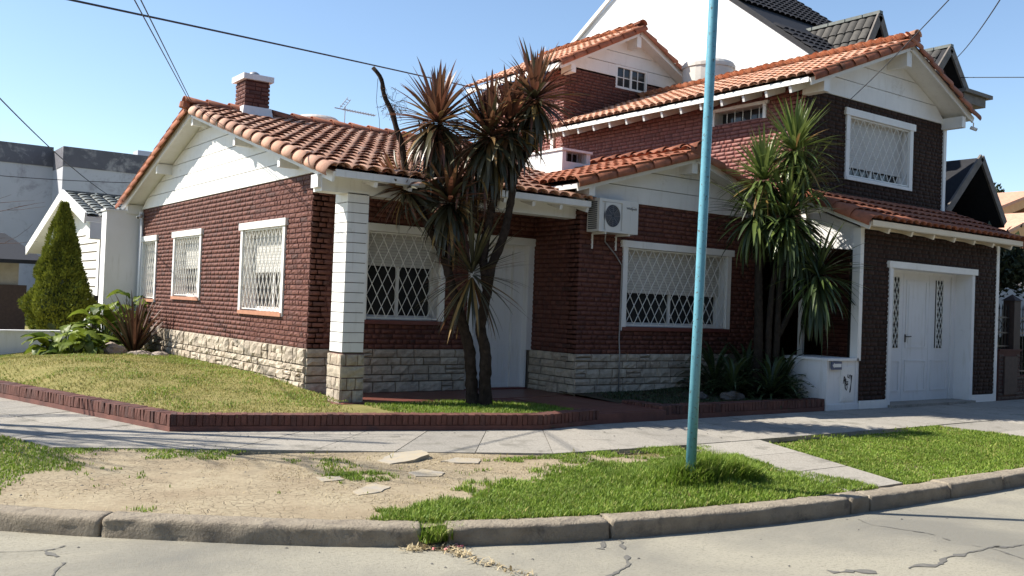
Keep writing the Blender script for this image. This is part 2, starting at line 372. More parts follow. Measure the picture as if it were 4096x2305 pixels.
grid('verge', -1.5, 14, 4.7, 12.5, .1, verge_z, lambda x, y: kerb_dist(x, y) > -.08 and not (x > 3.2 and y > 8.6) and y < 12.3-max(0, x)*1.2+max(0, x-1)*.5, SOIL, kind='structure')
g = MB(); g.add([(13.95, 4.6, -.012), (80, 4.6, -.012), (80, 7.4, -.012), (13.95, 7.4, -.012)], [(0, 1, 2, 3)]); g.build('verge', LSOIL, kind='structure')

# kerb stones
kerb = empty('kerb', (5, 5, 0), kind='structure')
def dense(P, st):
    out = []
    for a, b in zip(P[:-1], P[1:]):
        n = max(1, int(math.dist(a, b)/st)); out += [(a[0]+(b[0]-a[0])*i/n, a[1]+(b[1]-a[1])*i/n) for i in range(n)]
    return out+[P[-1]]
def smooth_pts(P, it=3):
    for _ in range(it): P = [P[0]]+[((P[i-1][0]+2*P[i][0]+P[i+1][0])/4, (P[i-1][1]+2*P[i][1]+P[i+1][1])/4) for i in range(1, len(P)-1)]+[P[-1]]
    return P
KD = smooth_pts(dense([p for p in KT if p[0] < 31 and p[1] < 23], .12), 12)
joints = [(1.51, 6.61), (3.30, 5.54), (4.6, 5.05), (6.95, 4.73), (7.26, 4.71)]
def near_idx(p): return min(range(len(KD)), key=lambda i: math.dist(KD[i], p))
ji = sorted(set([near_idx(p) for p in joints]))
cuts = [ji[0]]
while cuts[0] > 12: cuts.insert(0, cuts[0]-11)
cuts += ji[1:]
while cuts[-1]+10 < len(KD)-1: cuts.append(cuts[-1]+rnd.choice((8, 10, 11)))
gap_i = near_idx((3.30, 5.54))
for a, b in zip(cuts[:-1], cuts[1:]):
    pts = KD[a:b+1]
    if len(pts) < 2: continue
    dz = rnd.uniform(-.008, .008); off = rnd.uniform(-.01, .01)
    # resample finely
    P = dense(pts, .035); mb = MB(); prof = None; n = len(P)
    start = .16 if a == gap_i else .008; end = .008
    L = [0]
    for q0, q1 in zip(P[:-1], P[1:]): L.append(L[-1]+math.dist(q0, q1))
    V = []; F = []
    def at(s_):
        j = max(k for k in range(n) if L[k] <= s_); j = min(j, n-2); t = (s_-L[j])/(L[j+1]-L[j]); return (P[j][0]+(P[j+1][0]-P[j][0])*t, P[j][1]+(P[j+1][1]-P[j][1])*t)
    ss_ = [start, start+.012]+[q for q in L if start+.03 < q < L[-1]-end-.03]+[L[-1]-end-.012, L[-1]-end]
    P = [at(q) for q in ss_]; n = len(P); keep_i = range(n)
    pf = [(.02, -.16), (.02, -.02), (.01, .0), (-.06, .006), (-.12, .002), (-.155, -.001), (-.168, -.004), (-.178, -.012), (-.183, -.026), (-.186, -.06), (-.190, -.10), (-.195, -.17)]
    for ii, i in enumerate(keep_i):
        d = Vector((P[min(i+1, n-1)][0]-P[max(i-1, 0)][0], P[min(i+1, n-1)][1]-P[max(i-1, 0)][1])).normalized(); nv = Vector((-d.y, d.x))
        edge = .008 if ii in (0, n-1) else 0
        for (o, z) in pf:
            jx = noise.noise(Vector((P[i][0]*6, P[i][1]*6, z*30)))*.012+noise.noise(Vector((P[i][0]*9, P[i][1]*9, z*25+o*20)))*.008
            z_ = z+dz-(edge if z > -.05 else 0); o_ = o+off+jx+(edge if o < -.1 else 0)
            V.append((P[i][0]+nv.x*o_, P[i][1]+nv.y*o_, z_+jx*.3))
    k = len(pf)
    for i in range(len(keep_i)-1):
        for j in range(k-1): F.append((i*k+j, i*k+j+1, (i+1)*k+j+1, (i+1)*k+j))
    F += [tuple(range(k-1, -1, -1)), tuple((len(keep_i)-1)*k+j for j in range(k))]
    mb.add(V, F); mb.build('kerb_stone', KERB, kerb, smooth=True)

# sidewalk slabs
walk = empty('sidewalk', (5, 8.3, 0), kind='structure')
def slab_run(a0, a1, b0, b1, n, rows=1, skip=None, gap=.011, mat=CONC):
    """inner edge a0->a1, outer edge b0->b1"""
    for i in range(n):
        for r_ in range(rows):
            t0, t1 = i/n, (i+1)/n; s0, s1 = r_/rows, (r_+1)/rows
            def pt(t, s_):
                A = Vector(a0).lerp(Vector(a1), t); B = Vector(b0).lerp(Vector(b1), t); return A.lerp(B, s_)
            P = [pt(t0, s0), pt(t0, s1), pt(t1, s1), pt(t1, s0)]
            c = sum(P, Vector((0, 0)))/4
            P = [c+(p-c)*(1-gap/max(.1, (p-c).length)) for p in P]
            z = rnd.uniform(-.0025, .0025)
            MB().slab([(p.x, p.y) for p in P], -.05, .006+z).build('paving_slab', mat, walk)
LD = Vector((-.262, .965))
PC = Vector((3.06, 10.26)); PW0 = PC+LD*10.9
O1 = Vector((1.80, 9.62)); O2 = Vector((6.05, 7.42))
slab_run(PW0, PC, O1+LD*10.9, O1, 15, 2)
slab_run(PC, (7.08, 8.9), O1, O2, 6)
slab_run((7.08, 8.9), (8.15, 9.08), O2, (7.75, 7.30), 2)
slab_run((8.15, 9.08), (13.0, 9.06), (7.75, 7.30), (13.0, 7.22), 6)
slab_run((13.0, 9.04), (40, 9.04), (13.0, 7.22), (40, 7.22), 24)
slab_run((7.95, 7.28), (7.2, 4.78), (9.08, 7.25), (8.05, 4.78), 3)       # cross path to the kerb
slab_run((13.0, 7.20), (13.0, 4.78), (17.6, 7.20), (17.6, 4.78), 3, 3)   # driveway to the kerb

# planter garden and beds
GL = [tuple(PC), (7.08, 8.9), (8.1, 9.1), (8.1, 10.15), (7.5, 10.95), (5.42, 11.05), (5.46, 12.3), (5.5, 21), tuple(PW0+Vector((.1, 0)))]
def pd(x, y): return min((x-3.06)*.965+(y-10.26)*.262, (x-3.06)*.321+(y-10.26)*.947)
def garden_z(x, y):
    if pd(x, y) < .15 or (x > 6.9 and y < 9.3): return .04
    return lawn_z(x, y) if y > 11.5 or x < 5 else min(lawn_z(x, y), .13)
grid('garden_ground', 0, 8.2, 8.9, 21, .07, garden_z, lambda x, y: pd(x, y) > .07 and in_poly(x, y, GL) , LSOIL, kind='structure')
GB = [(9.45, 9.2), (12.95, 9.15), (13.0, 11.05), (9.5, 11.05)]
def bed_z(x, y): return .12+.06*sm(9.2, 11, y)+.05*sm(10.5, 12, x)+.01*noise.noise(Vector((x*3, y*3, 0)))
grid('garden_ground', 9.3, 13.9, 9.1, 11.3, .1, bed_z, lambda x, y: not (x > 12.95 and y < 9.8) and y > 9.15, DSOIL, kind='structure')
pf = MB(); pf.slab([(5.40, 11.06), (7.5, 10.95), (8.1, 10.15), (8.12, 9.07), (9.38, 9.09), (9.42, 11.1), (9.45, 12.3), (5.46, 12.3)], -.02, .135)
porch = pf.build('porch_floor', PMORT, kind='structure')
# red floor tiles
for i in range(13):
    for j in range(6):
        x0 = 5.5+i*.3; y0 = 11.08+j*.2
        if x0 > 9.15: continue
        MB().box(x0+.003, x0+.297, y0+.003, y0+.197, .135, .143).build('floor_tile', RFLOOR, porch)
for i in range(4):
    for j in range(6):
        x0 = 8.17+i*.3; y0 = 9.12+j*.32
        MB().box(x0+.003, x0+.297, y0+.003, y0+.317, .135, .143).build('floor_tile', RFLOOR, porch)

# ---------------------------------------------------------------- brick and stone generators
def rough_block(L, H, D, jit=.004, nu=3, nv=2, bev=.006):
    """block with front at d=-D, back at d=0, centred; returns V,F"""
    V = []; F = []
    for j in range(nv+1):
        for i in range(nu+1):
            u = -L/2+L*i/nu; v = -H/2+H*j/nv; eu = i in (0, nu); ev = j in (0, nv)
            d = -D+rnd.uniform(-jit, jit)+(bev if (eu or ev) else 0)
            u += (bev*.6 if i == 0 else -bev*.6 if i == nu else rnd.uniform(-jit, jit)*.7)+(rnd.uniform(-jit, jit)*.5 if eu else 0)
            v += (bev*.6 if j == 0 else -bev*.6 if j == nv else 0)+(rnd.uniform(-jit, jit)*.45 if ev else 0)
            V.append((u, d, v))
    w = nu+1
    for j in range(nv):
        for i in range(nu): F.append((j*w+i, j*w+i+1, (j+1)*w+i+1, (j+1)*w+i))
    rim = [i for i in range(w)]+[j*w+nu for j in range(1, nv+1)]+[nv*w+i for i in range(nu-1, -1, -1)]+[j*w for j in range(nv-1, 0, -1)]
    b0 = len(V)
    for r_ in rim:
        i = r_ % w; j = r_//w; V.append((-L/2+L*i/nu, .0, -H/2+H*j/nv))
    n = len(rim)
    for k in range(n): k2 = (k+1) % n; F.append((rim[k2], rim[k], b0+k, b0+k2))
    return np.array(V), F
COURSE = .0745; BH = .058; BL = (.205, .098); JN = .013
BV = {(l, i): rough_block(BL[l], BH, .016, .0035, 3 if l == 0 else 2, 2) for l in (0, 1) for i in range(7)}
BMESH = {}
def brick_spots(u0, u1, v0, v1, holes=(), clip=None):
    """-> list of (u, v, kind, scale_u)"""
    out = []; row = 0; v = v0
    while v+BH <= v1+.012:
        segs = [(u0, u1)]
        for (h0, h1, g0, g1) in holes:
            if v+BH > g0 and v < g1:
                ns = []
                for a, b in segs:
                    if h1 <= a or h0 >= b: ns.append((a, b)); continue
                    if h0 > a: ns.append((a, h0))
                    if h1 < b: ns.append((h1, b))
                segs = ns
        if clip:
            lo, hi = clip(v+BH); segs = [(max(a, lo), min(b, hi)) for a, b in segs if min(b, hi)-max(a, lo) > .03]
        for a, b in segs:
            u = a+(rnd.random()*.12 if a == u0 else 0)*0; first = True
            while u < b-.02:
                l = 0 if rnd.random() < .62 else 1
                Lb = BL[l]*rnd.uniform(.94, 1.06)
                if first: Lb *= rnd.uniform(.5, 1); first = False
                if u+Lb > b: Lb = b-u
                if Lb < .03: break
                k = 0 if Lb > .14 else 1
                out.append((u+Lb/2, v+BH/2+rnd.uniform(-.002, .002), k, (Lb-JN*0)/BL[k])); u += Lb+JN
        v += COURSE; row += 1
    return out
def place_bricks(M, spots, parent, mat, n_obj=0, name='brick', stuff='brickwork'):
    spots = list(spots)
    if n_obj:
        spots.sort(key=lambda s: ((M @ Vector((s[0], 0, s[1])))-CAMP).length)
    for (u, v, k, sc) in spots[:n_obj]:
        i = rnd.randrange(7); key = (k, i, mat.name)
        if key not in BMESH: BMESH[key] = mesh_np('brick', BV[(k, i)][0], BV[(k, i)][1], mat)
        obj(name, BMESH[key], parent, M @ T(u, 0, v) @ Matrix.Diagonal((sc, rnd.uniform(.85, 1.2), 1, 1)))
    rest = spots[n_obj:]
    if rest:
        VV = []; FF = []; n = 0
        for (u, v, k, sc) in rest:
            V, F = BV[(k, rnd.randrange(7))]
            V = V.copy(); V[:, 0] = V[:, 0]*sc+u; V[:, 1] *= rnd.uniform(.85, 1.2); V[:, 2] += v
            VV.append(V); FF += [tuple(i+n for i in f) for f in F]; n += len(V)
        V = np.concatenate(VV); A = np.array(M)
        V = V @ A[:3, :3].T+A[:3, 3]
        o = obj(stuff, fast_mesh(stuff, V, np.array(FF), mat), parent); o['kind'] = 'stuff'
def wall_cells(mb, u0, u1, v0, v1, d0, d1, holes):
    us = sorted(set([u0, u1]+[h for H in holes for h in H[:2] if u0 < h < u1])); vs = sorted(set([v0, v1]+[h for H in holes for h in H[2:] if v0 < h < v1]))
    for a, b in zip(us[:-1], us[1:]):
        runs = []
        for c, d in zip(vs[:-1], vs[1:]):
            cu, cv = (a+b)/2, (c+d)/2
            if any(h[0] < cu < h[1] and h[2] < cv < h[3] for h in holes): continue
            if runs and abs(runs[-1][1]-c) < 1e-6: runs[-1][1] = d
            else: runs.append([c, d])
        for c, d in runs: mb.box(a, b, d0, d1, c, d)
def stone_field(M, u0, u1, v0, v1, parent, quoin=None, H=(.16, .105, .135, .12, .15), lens=(.16, .42), amp=.009):
    v = v0; hs = []
    tot = v1-v0; k = 0
    while v < v1-.05:
        h = H[k % len(H)]*rnd.uniform(.9, 1.1); k += 1
        if v1-(v+h) < .07: h = v1-v
        u = u0
        while u < u1-.01:
            L = rnd.uniform(*lens)
            if u1-(u+L) < .12: L = u1-u
            cells = [(u, u+L, v, v+h)]
            q = rnd.random()
            if h > .12 and q < .22: cells = [(u, u+L, v, v+h*.5), (u, u+L, v+h*.5, v+h)]
            elif L > .3 and q < .35: cells = [(u, u+L*.35, v, v+h), (u+L*.35, u+L, v, v+h)]
            for a, b, c, d in cells:
                g_ = .011
                V, F = rough_block(b-a-g_, d-c-g_, rnd.uniform(.028, .042)*(amp/.009)**.5, amp, max(2, int((b-a)/.07)), max(2, int((d-c)/.05)), .010)
                obj('stone', mesh_np('stone', V, F, STONE), parent, M @ T((a+b)/2, 0, (c+d)/2))
            u += L
        v += h
# ---------------------------------------------------------------- the house
house = empty('corner_house', (9, 14, 0), 'dark red brick corner house with white gables and terracotta tile roofs', 'house')
FL = facade('W', 5.48, 20.9)            # left gable facade, u = 20.9 - Y
FP = facade('S', 12.25)                 # porch back wall, u = X
FR_ = facade('W', 9.42, 12.25)          # return wall of the porch
FA = facade('S', 11.09)                 # wall with the air conditioner
FU = facade('S', 10.2)                  # upper front
FUW = facade('W', 13.72, 17.2)          # upper side wall, u = 17.2 - Y
FG = facade('S', 9.04)                  # garage front
FT = facade('S', 16.9); FTW = facade('W', 13.72, 20.2)   # tower

# main roof planes (deck)
def zmain(y): return 3.10+.279*(y-10.9)
def zac(x): return 4.10-.29*abs(11.6-x)

def wall(M, u0, u1, v0, v1, holes=(), brick=True, clip=None, thick=.24, n_obj=0, mat=MORTAR, bv0=None, bv1=None, label=None, bmat=None):
    mb = MB(M); wall_cells(mb, u0, u1, v0, v1, 0, thick, [(h[0]-.012, h[1]+.012, h[2]-.012, h[3]+.012) for h in holes])
    w = mb.build('wall', mat, house)
    if label: w['label'] = label
    if brick: place_bricks(M, brick_spots(u0-.010, u1+.010, bv0 if bv0 is not None else v0+.01, bv1 or v1, holes, clip), w, bmat or BRICK, n_obj)
    return w
# windows: (outer u0,u1,v0,v1)
wl_ = [(20.9-14.92, 20.9-13.11, 1.20, 2.66), (20.9-18.57, 20.9-16.91, 1.37, 2.67), (20.9-20.8, 20.9-19.71, 1.29, 2.66)]
inner = lambda w, s=.085, t=.11, b=.06: (w[0]+s, w[1]-s, w[2]+b, w[3]-t)
wall_left = wall(FL, 0, 8.65, .78, 3.25, [inner(w) for w in wl_], n_obj=300, label='sunlit brick wall with three windows')
pwin = (6.28, 7.70, 1.15, 2.62); pdoor = (8.14, 9.415, .12, 2.60)
wall(FP, 5.49, 9.42, .78, 3.4, [inner(pwin), (8.25, 9.3, 0, 2.48)])
wall(FR_, 0, 1.158, .78, 3.3)
awin = (10.32, 12.92, 1.16, 2.61)
wall(FA, 9.42, 13.72, .78, 3.22, [inner(awin, .1)])
sidew = (17.2-12.32, 17.2-11.03, 5.08, 5.40)
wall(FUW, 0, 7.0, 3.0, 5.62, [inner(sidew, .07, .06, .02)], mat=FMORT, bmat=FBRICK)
uwin = (14.9, 17.1, 4.02, 5.33)
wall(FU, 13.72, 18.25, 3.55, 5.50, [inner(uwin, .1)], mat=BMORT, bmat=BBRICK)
gdoor = (14.56, 17.37, 0, 2.49)
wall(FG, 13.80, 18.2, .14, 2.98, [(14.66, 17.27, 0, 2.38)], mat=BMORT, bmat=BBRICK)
twin = (15.30, 16.34, 6.88, 7.44)
wall(FT, 13.72, 17.6, 5.4, 7.15, [inner(twin, .05, .05, .05)])
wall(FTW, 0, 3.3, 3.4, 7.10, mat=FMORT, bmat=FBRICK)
wall(facade('W', 14.42, 10.2), 0, .95, .1, 3.1)                         # side wall seen through the opening beside the garage
# plain closing walls behind
cl = MB(); cl.box(5.73, 13.6, 20.65, 20.88, 0, 3.3); cl.box(18.0, 18.24, 9.3, 17, 0, 3.0); cl.box(18.0, 18.24, 10.45, 17, 3.0, 5.5); cl.box(13.8, 18.2, 16.95, 17.1, 0, 6.0)
cl.box(17.36, 17.6, 17.15, 20, 5, 7.1); cl.box(14, 17.6, 19.95, 20.2, 5, 7.1)
cl.build('wall', MORTAR, house)
# below the stone line: backing + stones
plinth = MB(); plinth.M = None
def backing(M, u0, u1, v0, v1, thick=.24):
    plinth.M = M; plinth.box(u0, u1, 0, thick, v0, v1)
backing(FL, 0, 8.65, -.05, .775); backing(FP, 5.72, 8.17, .0, .775); backing(FP, 9.38, 9.42, .0, .775); backing(FR_, 0.0, 1.155, 0, .775); backing(FA, 9.42, 13.72, 0, .775)
pl = plinth.build('stone_plinth', STMORT, house)
stone_field(FL, 0, 8.65, .06, .785, pl, lens=(.13, .32), amp=.014, H=(.15, .12, .14, .11, .16))
stone_field(facade('S', 12.25), 5.47, 8.14, .14, .785, pl, lens=(.2, .48))
stone_field(FR_, 0, 1.158, .14, .785, pl, lens=(.18, .4))
stone_field(FA, 9.40, 12.9, .12, .785, pl, lens=(.2, .48))
# end strip of the left wing behind the pillar
# downpipe / trims
tr = MB()
tr.box(13.70, 13.80, 9.02, 9.16, 0.8, 2.99); tr.box(18.2, 18.3, 9.02, 9.2, 0, 3.0); tr.box(13.80, 14.56, 9.005, 9.04, 0, .14); tr.box(17.37, 18.2, 9.005, 9.04, 0, .14)
tr.box(18.21, 18.31, 10.16, 10.28, 3.66, 5.5); tr.box(13.70, 13.76, 10.1, 10.2, 0.8, 3.4)
tr.box(13.66, 13.76, 17.18, 17.28, 4.2, 5.62); tr.box(13.68, 13.78, 20.16, 20.3, 5.2, 7.05)
bx8 = [(tr.v[i:i+8]) for i in range(0, len(tr.v), 8)]
for q in bx8: MB().add(q, [(0,3,2,1),(4,5,6,7),(0,1,5,4),(1,2,6,5),(2,3,7,6),(3,0,4,7)]).build('corner_trim', WHITE, house)
fl = MB(); fl.box(13.75, 18.45, 10.12, 10.20, 3.63, 3.72); fl.box(13.75, 18.45, 10.02, 10.12, 3.60, 3.66)
fl.build('flashing', WHITE, house)
pipe = MB(); pipe.tube([(5.44, 20.85, .2), (5.44, 20.85, 3.2)], .04, 10); pipe.build('downpipe', WHITE2, house, smooth=True)

# gable boards
def boards(M, base_v, rows, hb, left, right, d0=-.03, name='board', mat=WHITE, parent=None):
    """left(v), right(v): limits of the gable at height v"""
    gp = parent
    for r_ in range(rows):
        v0 = base_v+r_*hb; v1 = v0+hb-.012
        l0, r0_, l1, r1_ = left(v0), right(v0), left(v1), right(v1)
        if r0_-l0 < .05: break
        if r1_-l1 < .02:
            # apex inside this board
            vm = v0
            while right(vm)-left(vm) > .02 and vm < v1: vm += .01
            P = [(l0, v0), (r0_, v0), ((left(vm)+right(vm))/2, vm)]
        else: P = [(l0, v0), (r0_, v0), (r1_, v1), (l1, v1)]
        mb = MB(M); mb.prism(P, d0-rnd.uniform(0, .002), .0)
        mb.build(name, mat, gp)
gm = MB(FL); gm.prism([(-.02, 3.25), (8.67, 3.25), (8.67, 3.38), (4.1, 4.66), (-.02, 3.36)], 0.0, .2)
gab = gm.build('gable', STMORT, house)
# local u = 20.9-Y ; ridge at u=4.1 (Y 16.8)
boards(FL, 3.25, 6, .245, lambda v: max(-.03, 4.1-(4.66-v)/.317), lambda v: min(8.7, 4.1+(4.66-v)/.279), parent=gab)
gm = MB(FA); gm.prism([(9.42, 3.22), (13.72, 3.22), (13.72, 3.4), (11.6, 4.0), (9.42, 3.4)], 0.0, .2)
gab2 = gm.build('gable', STMORT, house)
boards(FA, 3.22, 4, .27, lambda v: max(9.40, 11.6-(4.02-v)/.29), lambda v: min(13.70, 11.6+(4.02-v)/.29), parent=gab2)
gm = MB(FU); gm.prism([(13.72, 5.5), (18.25, 5.5), (18.25, 5.62), (16.2, 6.55), (13.72, 5.62)], 0.0, .2)
gab3 = gm.build('gable', STMORT, house)
boards(FU, 5.5, 4, .33, lambda v: max(13.68, 16.2-(6.58-v)/.387), lambda v: min(18.28, 16.2+(6.58-v)/.452), parent=gab3)
gm = MB(FT); gm.prism([(13.72, 7.1), (15.3, 7.1), (15.3, 7.44), (15.5, 7.44), (15.5, 8.1), (13.72, 7.2)], 0.0, .2); gm.prism([(16.34, 7.1), (17.6, 7.1), (17.6, 7.2), (16.34, 7.9)], 0, .2); gm.prism([(15.5, 7.44), (16.34, 7.44), (16.34, 7.8), (15.7, 8.18), (15.5, 8.1)], .001, .2)
gab4 = gm.build('gable', STMORT, house)
tl = lambda v: max(13.68, 15.7-(8.2-v)/.508); trr = lambda v: min(17.62, 15.7+(8.2-v)/.508)
for v0, v1, a, b in ((7.14, 7.44, None, 15.30), (7.14, 7.44, 16.34, None)):
    l0 = a if a else tl(v0); r_0 = b if b else trr(v0); l1 = a if a else tl(v1); r_1 = b if b else trr(v1)
    mb = MB(FT); mb.prism([(l0, v0), (r_0, v0), (r_1, v1-.01), (l1, v1-.01)], -.03, 0); mb.build('board', WHITE, gab4)
boards(FT, 7.445, 3, .30, tl, trr, parent=gab4)

# ---------------------------------------------------------------- windows
def split8(mb, name, mat=None):
    for i in range(0, len(mb.v), 8): MB().add(mb.v[i:i+8], [(0,3,2,1),(4,5,6,7),(0,1,5,4),(1,2,6,5),(2,3,7,6),(3,0,4,7)]).build(name, mat or WHITE, house)
def lattice(mb, u0, u1, v0, v1, d, w=.17, h=.32, t=.012, dep=.006):
    for sgn in (1, -1):
        k = -int((v1-v0)/h)-2
        while True:
            ua = u0+k*w
            if ua > u1+ (v1-v0)/h*w+w: break
            # line u = ua + sgn*(v-v0)*w/h
            if sgn == 1: f = lambda v: ua+(v-v0)*w/h
            else: f = lambda v: ua-(v-v0)*w/h
            va, vb = v0, v1
            def vat(u): return v0+(u-ua)*sgn*h/w
            vs = sorted([vat(u0), vat(u1)]); va = max(v0, vs[0]); vb = min(v1, vs[1])
            if vb-va > .02: mb.bar((f(va), d+(.003 if sgn > 0 else -.003), va), (f(vb), d+(.003 if sgn > 0 else -.003), vb), dep, t, up=(0, 1, 0))
            k += 1
def window(M, win, parent, shut=.5, side=.085, top=.11, bot=.06, grw=.17, grh=.32, sill=SILL, depth=.17, grille=True, grd=.0, label=None, head=.05, sillproud=.05):
    u0, u1, v0, v1 = win; a, b, c, d = u0+side, u1-side, v0+bot, v1-top
    fr = MB(M)
    fr.box(u0, a, -.035, .0, v0, d); fr.box(b, u1, -.035, .0, v0, d)
    # reveals
    fr.box(a-.02, a, 0.0, depth+.06, c, d); fr.box(b, b+.02, 0.0, depth+.06, c, d); fr.box(a, b, 0, depth+.06, d, d+.02)
    w = fr.build('window', WHITE, parent)
    if label: w['label'] = label
    MB(M).box(u0-head, u1+head, -.055, .0, d, v1).build('lintel', WHITE, w)
    MB(M).box(u0+side*.2, u1-side*.2, -sillproud, depth+.08, v0, c-.002).build('sill', sill, w)
    vs = d-(d-c)*shut
    sh = MB(M); v = d
    while v-.045 > vs: sh.box(a, b, depth-.012, depth+.01, v-.041, v); v -= .045
    sh.box(a, b, depth-.018, depth+.014, v-.05, v)
    sh.build('roller_shutter', SHUT, w)
    s_ = MB(M)
    s_.box(a, a+.05, depth+.015, depth+.055, c, v); s_.box(b-.05, b, depth+.015, depth+.055, c, v); s_.box(a+.05, b-.05, depth+.015, depth+.055, c, c+.07)
    m_ = (a+b)/2; s_.box(m_-.025, m_+.025, depth+.018, depth+.05, c+.07, v)
    s_.build('sash', WHITE, w)
    MB(M).box(a+.02, b-.02, depth+.056, depth+.07, c+.02, d).build('pane', GLASS, w)
    if grille:
        gr = MB(M); lattice(gr, a+.01, b-.01, c+.03, d-.02, grd, grw, grh)
        for q in (c+.03, d-.02): gr.box(a+.002, b-.002, grd-.008, grd+.008, q-.008, q+.008)
        gr.box(a+.002, a+.014, grd-.008, grd+.008, c+.03, d-.02); gr.box(b-.014, b-.002, grd-.008, grd+.008, c+.03, d-.02)
        gr.build('grille', GRILLE, w)
    return w
window(FL, wl_[0], house, .52, grw=.155, label='largest window of the sunlit brick wall')
window(FL, wl_[1], house, .50, grw=.145, label='middle window of the sunlit brick wall')
window(FL, wl_[2], house, .9, grw=.145, label='window at the far end of the sunlit brick wall')
window(FP, pwin, house, .36, grw=.17, grh=.33, sill=DSILL, label='window under the porch beside the pillar')
window(FA, awin, house, .55, side=.1, grw=.19, grh=.31, sill=DSILL, label='wide window below the air conditioner')
window(FU, uwin, house, .78, side=.11, top=.13, grw=.22, grh=.36, sill=WHITE, depth=.15, label='upstairs window with its shutter nearly closed')
# narrow side window upstairs
a, b, c, d = inner(sidew, .07, .06, .02)
fr = MB(FUW); fr.box(sidew[0], a, -.04, 0, sidew[2], d); fr.box(b, sidew[1], -.04, 0, sidew[2], d); fr.box(a-.02, a, 0, .2, c, d); fr.box(b, b+.02, 0, .2, c, d); fr.box(a, b, 0, .2, d, d+.015)
w = fr.build('window', WHITE, house); w['label'] = 'narrow slot window upstairs'
MB(FUW).box(sidew[0]-.05, sidew[1]+.05, -.06, 0, d, sidew[3]).build('lintel', WHITE, w)
MB(FUW).box(a, b, -.02, .2, c-.02, c).build('sill', DSILL, w)
MB(FUW).box(a, b, .2, .21, c, d).build('pane', GLASS, w)
gg = MB(FUW)
for k in range(1, 6): gg.box(a+(b-a)*k/6-.006, a+(b-a)*k/6+.006, .1, .112, c, d)
gg.build('grille', GRILLE, w)
# tower window
a, b, c, d = inner(twin, .05, .05, .05)
fr = MB(FT); fr.box(twin[0], a, -.02, .08, twin[2], twin[3]); fr.box(b, twin[1], -.02, .08, twin[2], twin[3]); fr.box(a, b, -.02, .08, d, twin[3]); fr.box(a, b, -.02, .08, twin[2], c)
w = fr.build('window', GRILLE, house); w['label'] = 'small paned window in the highest gable'
ss = MB(FT); m_ = (a+b)/2
ss.box(m_-.03, m_+.03, 0, .06, c, d); vm = (c+d)/2
for q in ((a+m_)/2, (m_+b)/2): ss.box(q-.01, q+.01, .01, .05, c, d)
ss.box(a, m_-.03, .012, .048, vm-.01, vm+.01); ss.box(m_+.03, b, .012, .048, vm-.01, vm+.01); ss.build('sash', GRILLE, w)
for a_, b_ in ((a, (a+m_)/2-.01), ((a+m_)/2+.01, m_-.03), (m_+.03, (m_+b)/2-.01), ((m_+b)/2+.01, b)):
    for c_, d_ in ((c, vm-.01), (vm+.01, d)): MB(FT).box(a_, b_, .03, .036, c_, d_).build('pane', GLASS, w)
# porch door
fr = MB(FP); fr.box(pdoor[0], 8.25, -.035, .0, .14, 2.48); fr.box(9.3, pdoor[1], -.035, 0, .775, 2.48); fr.box(8.23, 8.25, 0, .22, .14, 2.48); fr.box(9.3, 9.34, 0, .22, .14, 2.48); fr.box(8.25, 9.3, 0, .22, 2.48, 2.5)
fr.box(8.25, 8.33, .13, .2, .14, 2.48); fr.box(9.1, 9.3, .10, .2, .14, 2.48); fr.box(8.33, 9.1, .13, .2, 2.38, 2.48)
dr = fr.build('door', WHITE2, house); dr['label'] = 'white front door under the porch'
MB(FP).box(pdoor[0]-.05, pdoor[1]+.0, -.055, 0, 2.48, 2.60).build('lintel', WHITE, dr)
lf = MB(FP); lf.box(8.33, 9.1, .17, .2, .14, 2.38); lf.box(8.33, 9.1, .155, .17, .14, .2)
for c_, d_ in ((.32, .85), (.98, 2.2)):
    lf.box(8.42, 9.01, .160, .17, c_, c_+.02); lf.box(8.42, 9.01, .160, .17, d_, d_+.02); lf.box(8.42, 8.44, .160, .17, c_+.02, d_); lf.box(8.99, 9.01, .160, .17, c_+.02, d_)
lf.build('door_leaf', WHITE2, dr)
MB(FP).box(8.12, 9.34, -.04, .1, .143, .165).build('door_step', DSILL, dr)
# garage double door
GD = MB(FG)
GD.box(14.56, 14.66, -.035, .0, 0, 2.38); GD.box(17.27, 17.37, -.035, 0, 0, 2.38); GD.box(14.64, 14.66, 0, .34, .03, 2.38); GD.box(17.27, 17.29, 0, .34, .03, 2.38); GD.box(14.66, 17.27, 0, .34, 2.38, 2.40)
gdo = GD.build('garage_door', WHITE2, house); gdo['label'] = 'white street door of three leaves with two lattice lights'
MB(FG).box(14.50, 17.43, -.06, 0, 2.38, 2.49).build('lintel', WHITE, gdo)
MB(FG).box(14.60, 17.35, -.12, .34, -.01, .05).build('door_step', CONC, gdo)
def leaf(u0, u1, light):
    lf = MB(FG); lf.box(u0+.004, u1-.004, .31, .34, .05, 2.33)
    iu0, iu1 = u0+.09, u1-.09
    def frame(c_, d_, p=.012):
        lf.box(iu0, iu1, .31-p, .31, c_, c_+.025); lf.box(iu0, iu1, .31-p, .31, d_-.025, d_); lf.box(iu0, iu0+.025, .31-p, .31, c_+.025, d_-.025); lf.box(iu1-.025, iu1, .31-p, .31, c_+.025, d_-.025)
    frame(.22, .78)
    if not light:
        frame(1.0, 2.22); lf.box(iu0+.08, iu1-.08, .302, .31, 1.08, 2.14)
    o = lf.build('door_leaf', WHITE2, gdo)
    if light:
        mu = (u0+u1)/2+(.03 if u0 < 15 else -.03); hw = .11 if u0 > 15 else .095
        mb = MB(FG); mb.box(mu-hw-.02, mu+hw+.02, .302, .309, 1.0, 2.25); o2 = mb.build('pane', GLASS, gdo)
        gr = MB(FG); lattice(gr, mu-hw, mu+hw, 1.0, 2.25, .29, .10, .20, .013, .006)
        for q in (mu-hw, mu+hw): gr.box(q-.006, q+.006, .284, .296, 1.0, 2.25)
        gr.build('grille', GRILLE, gdo)
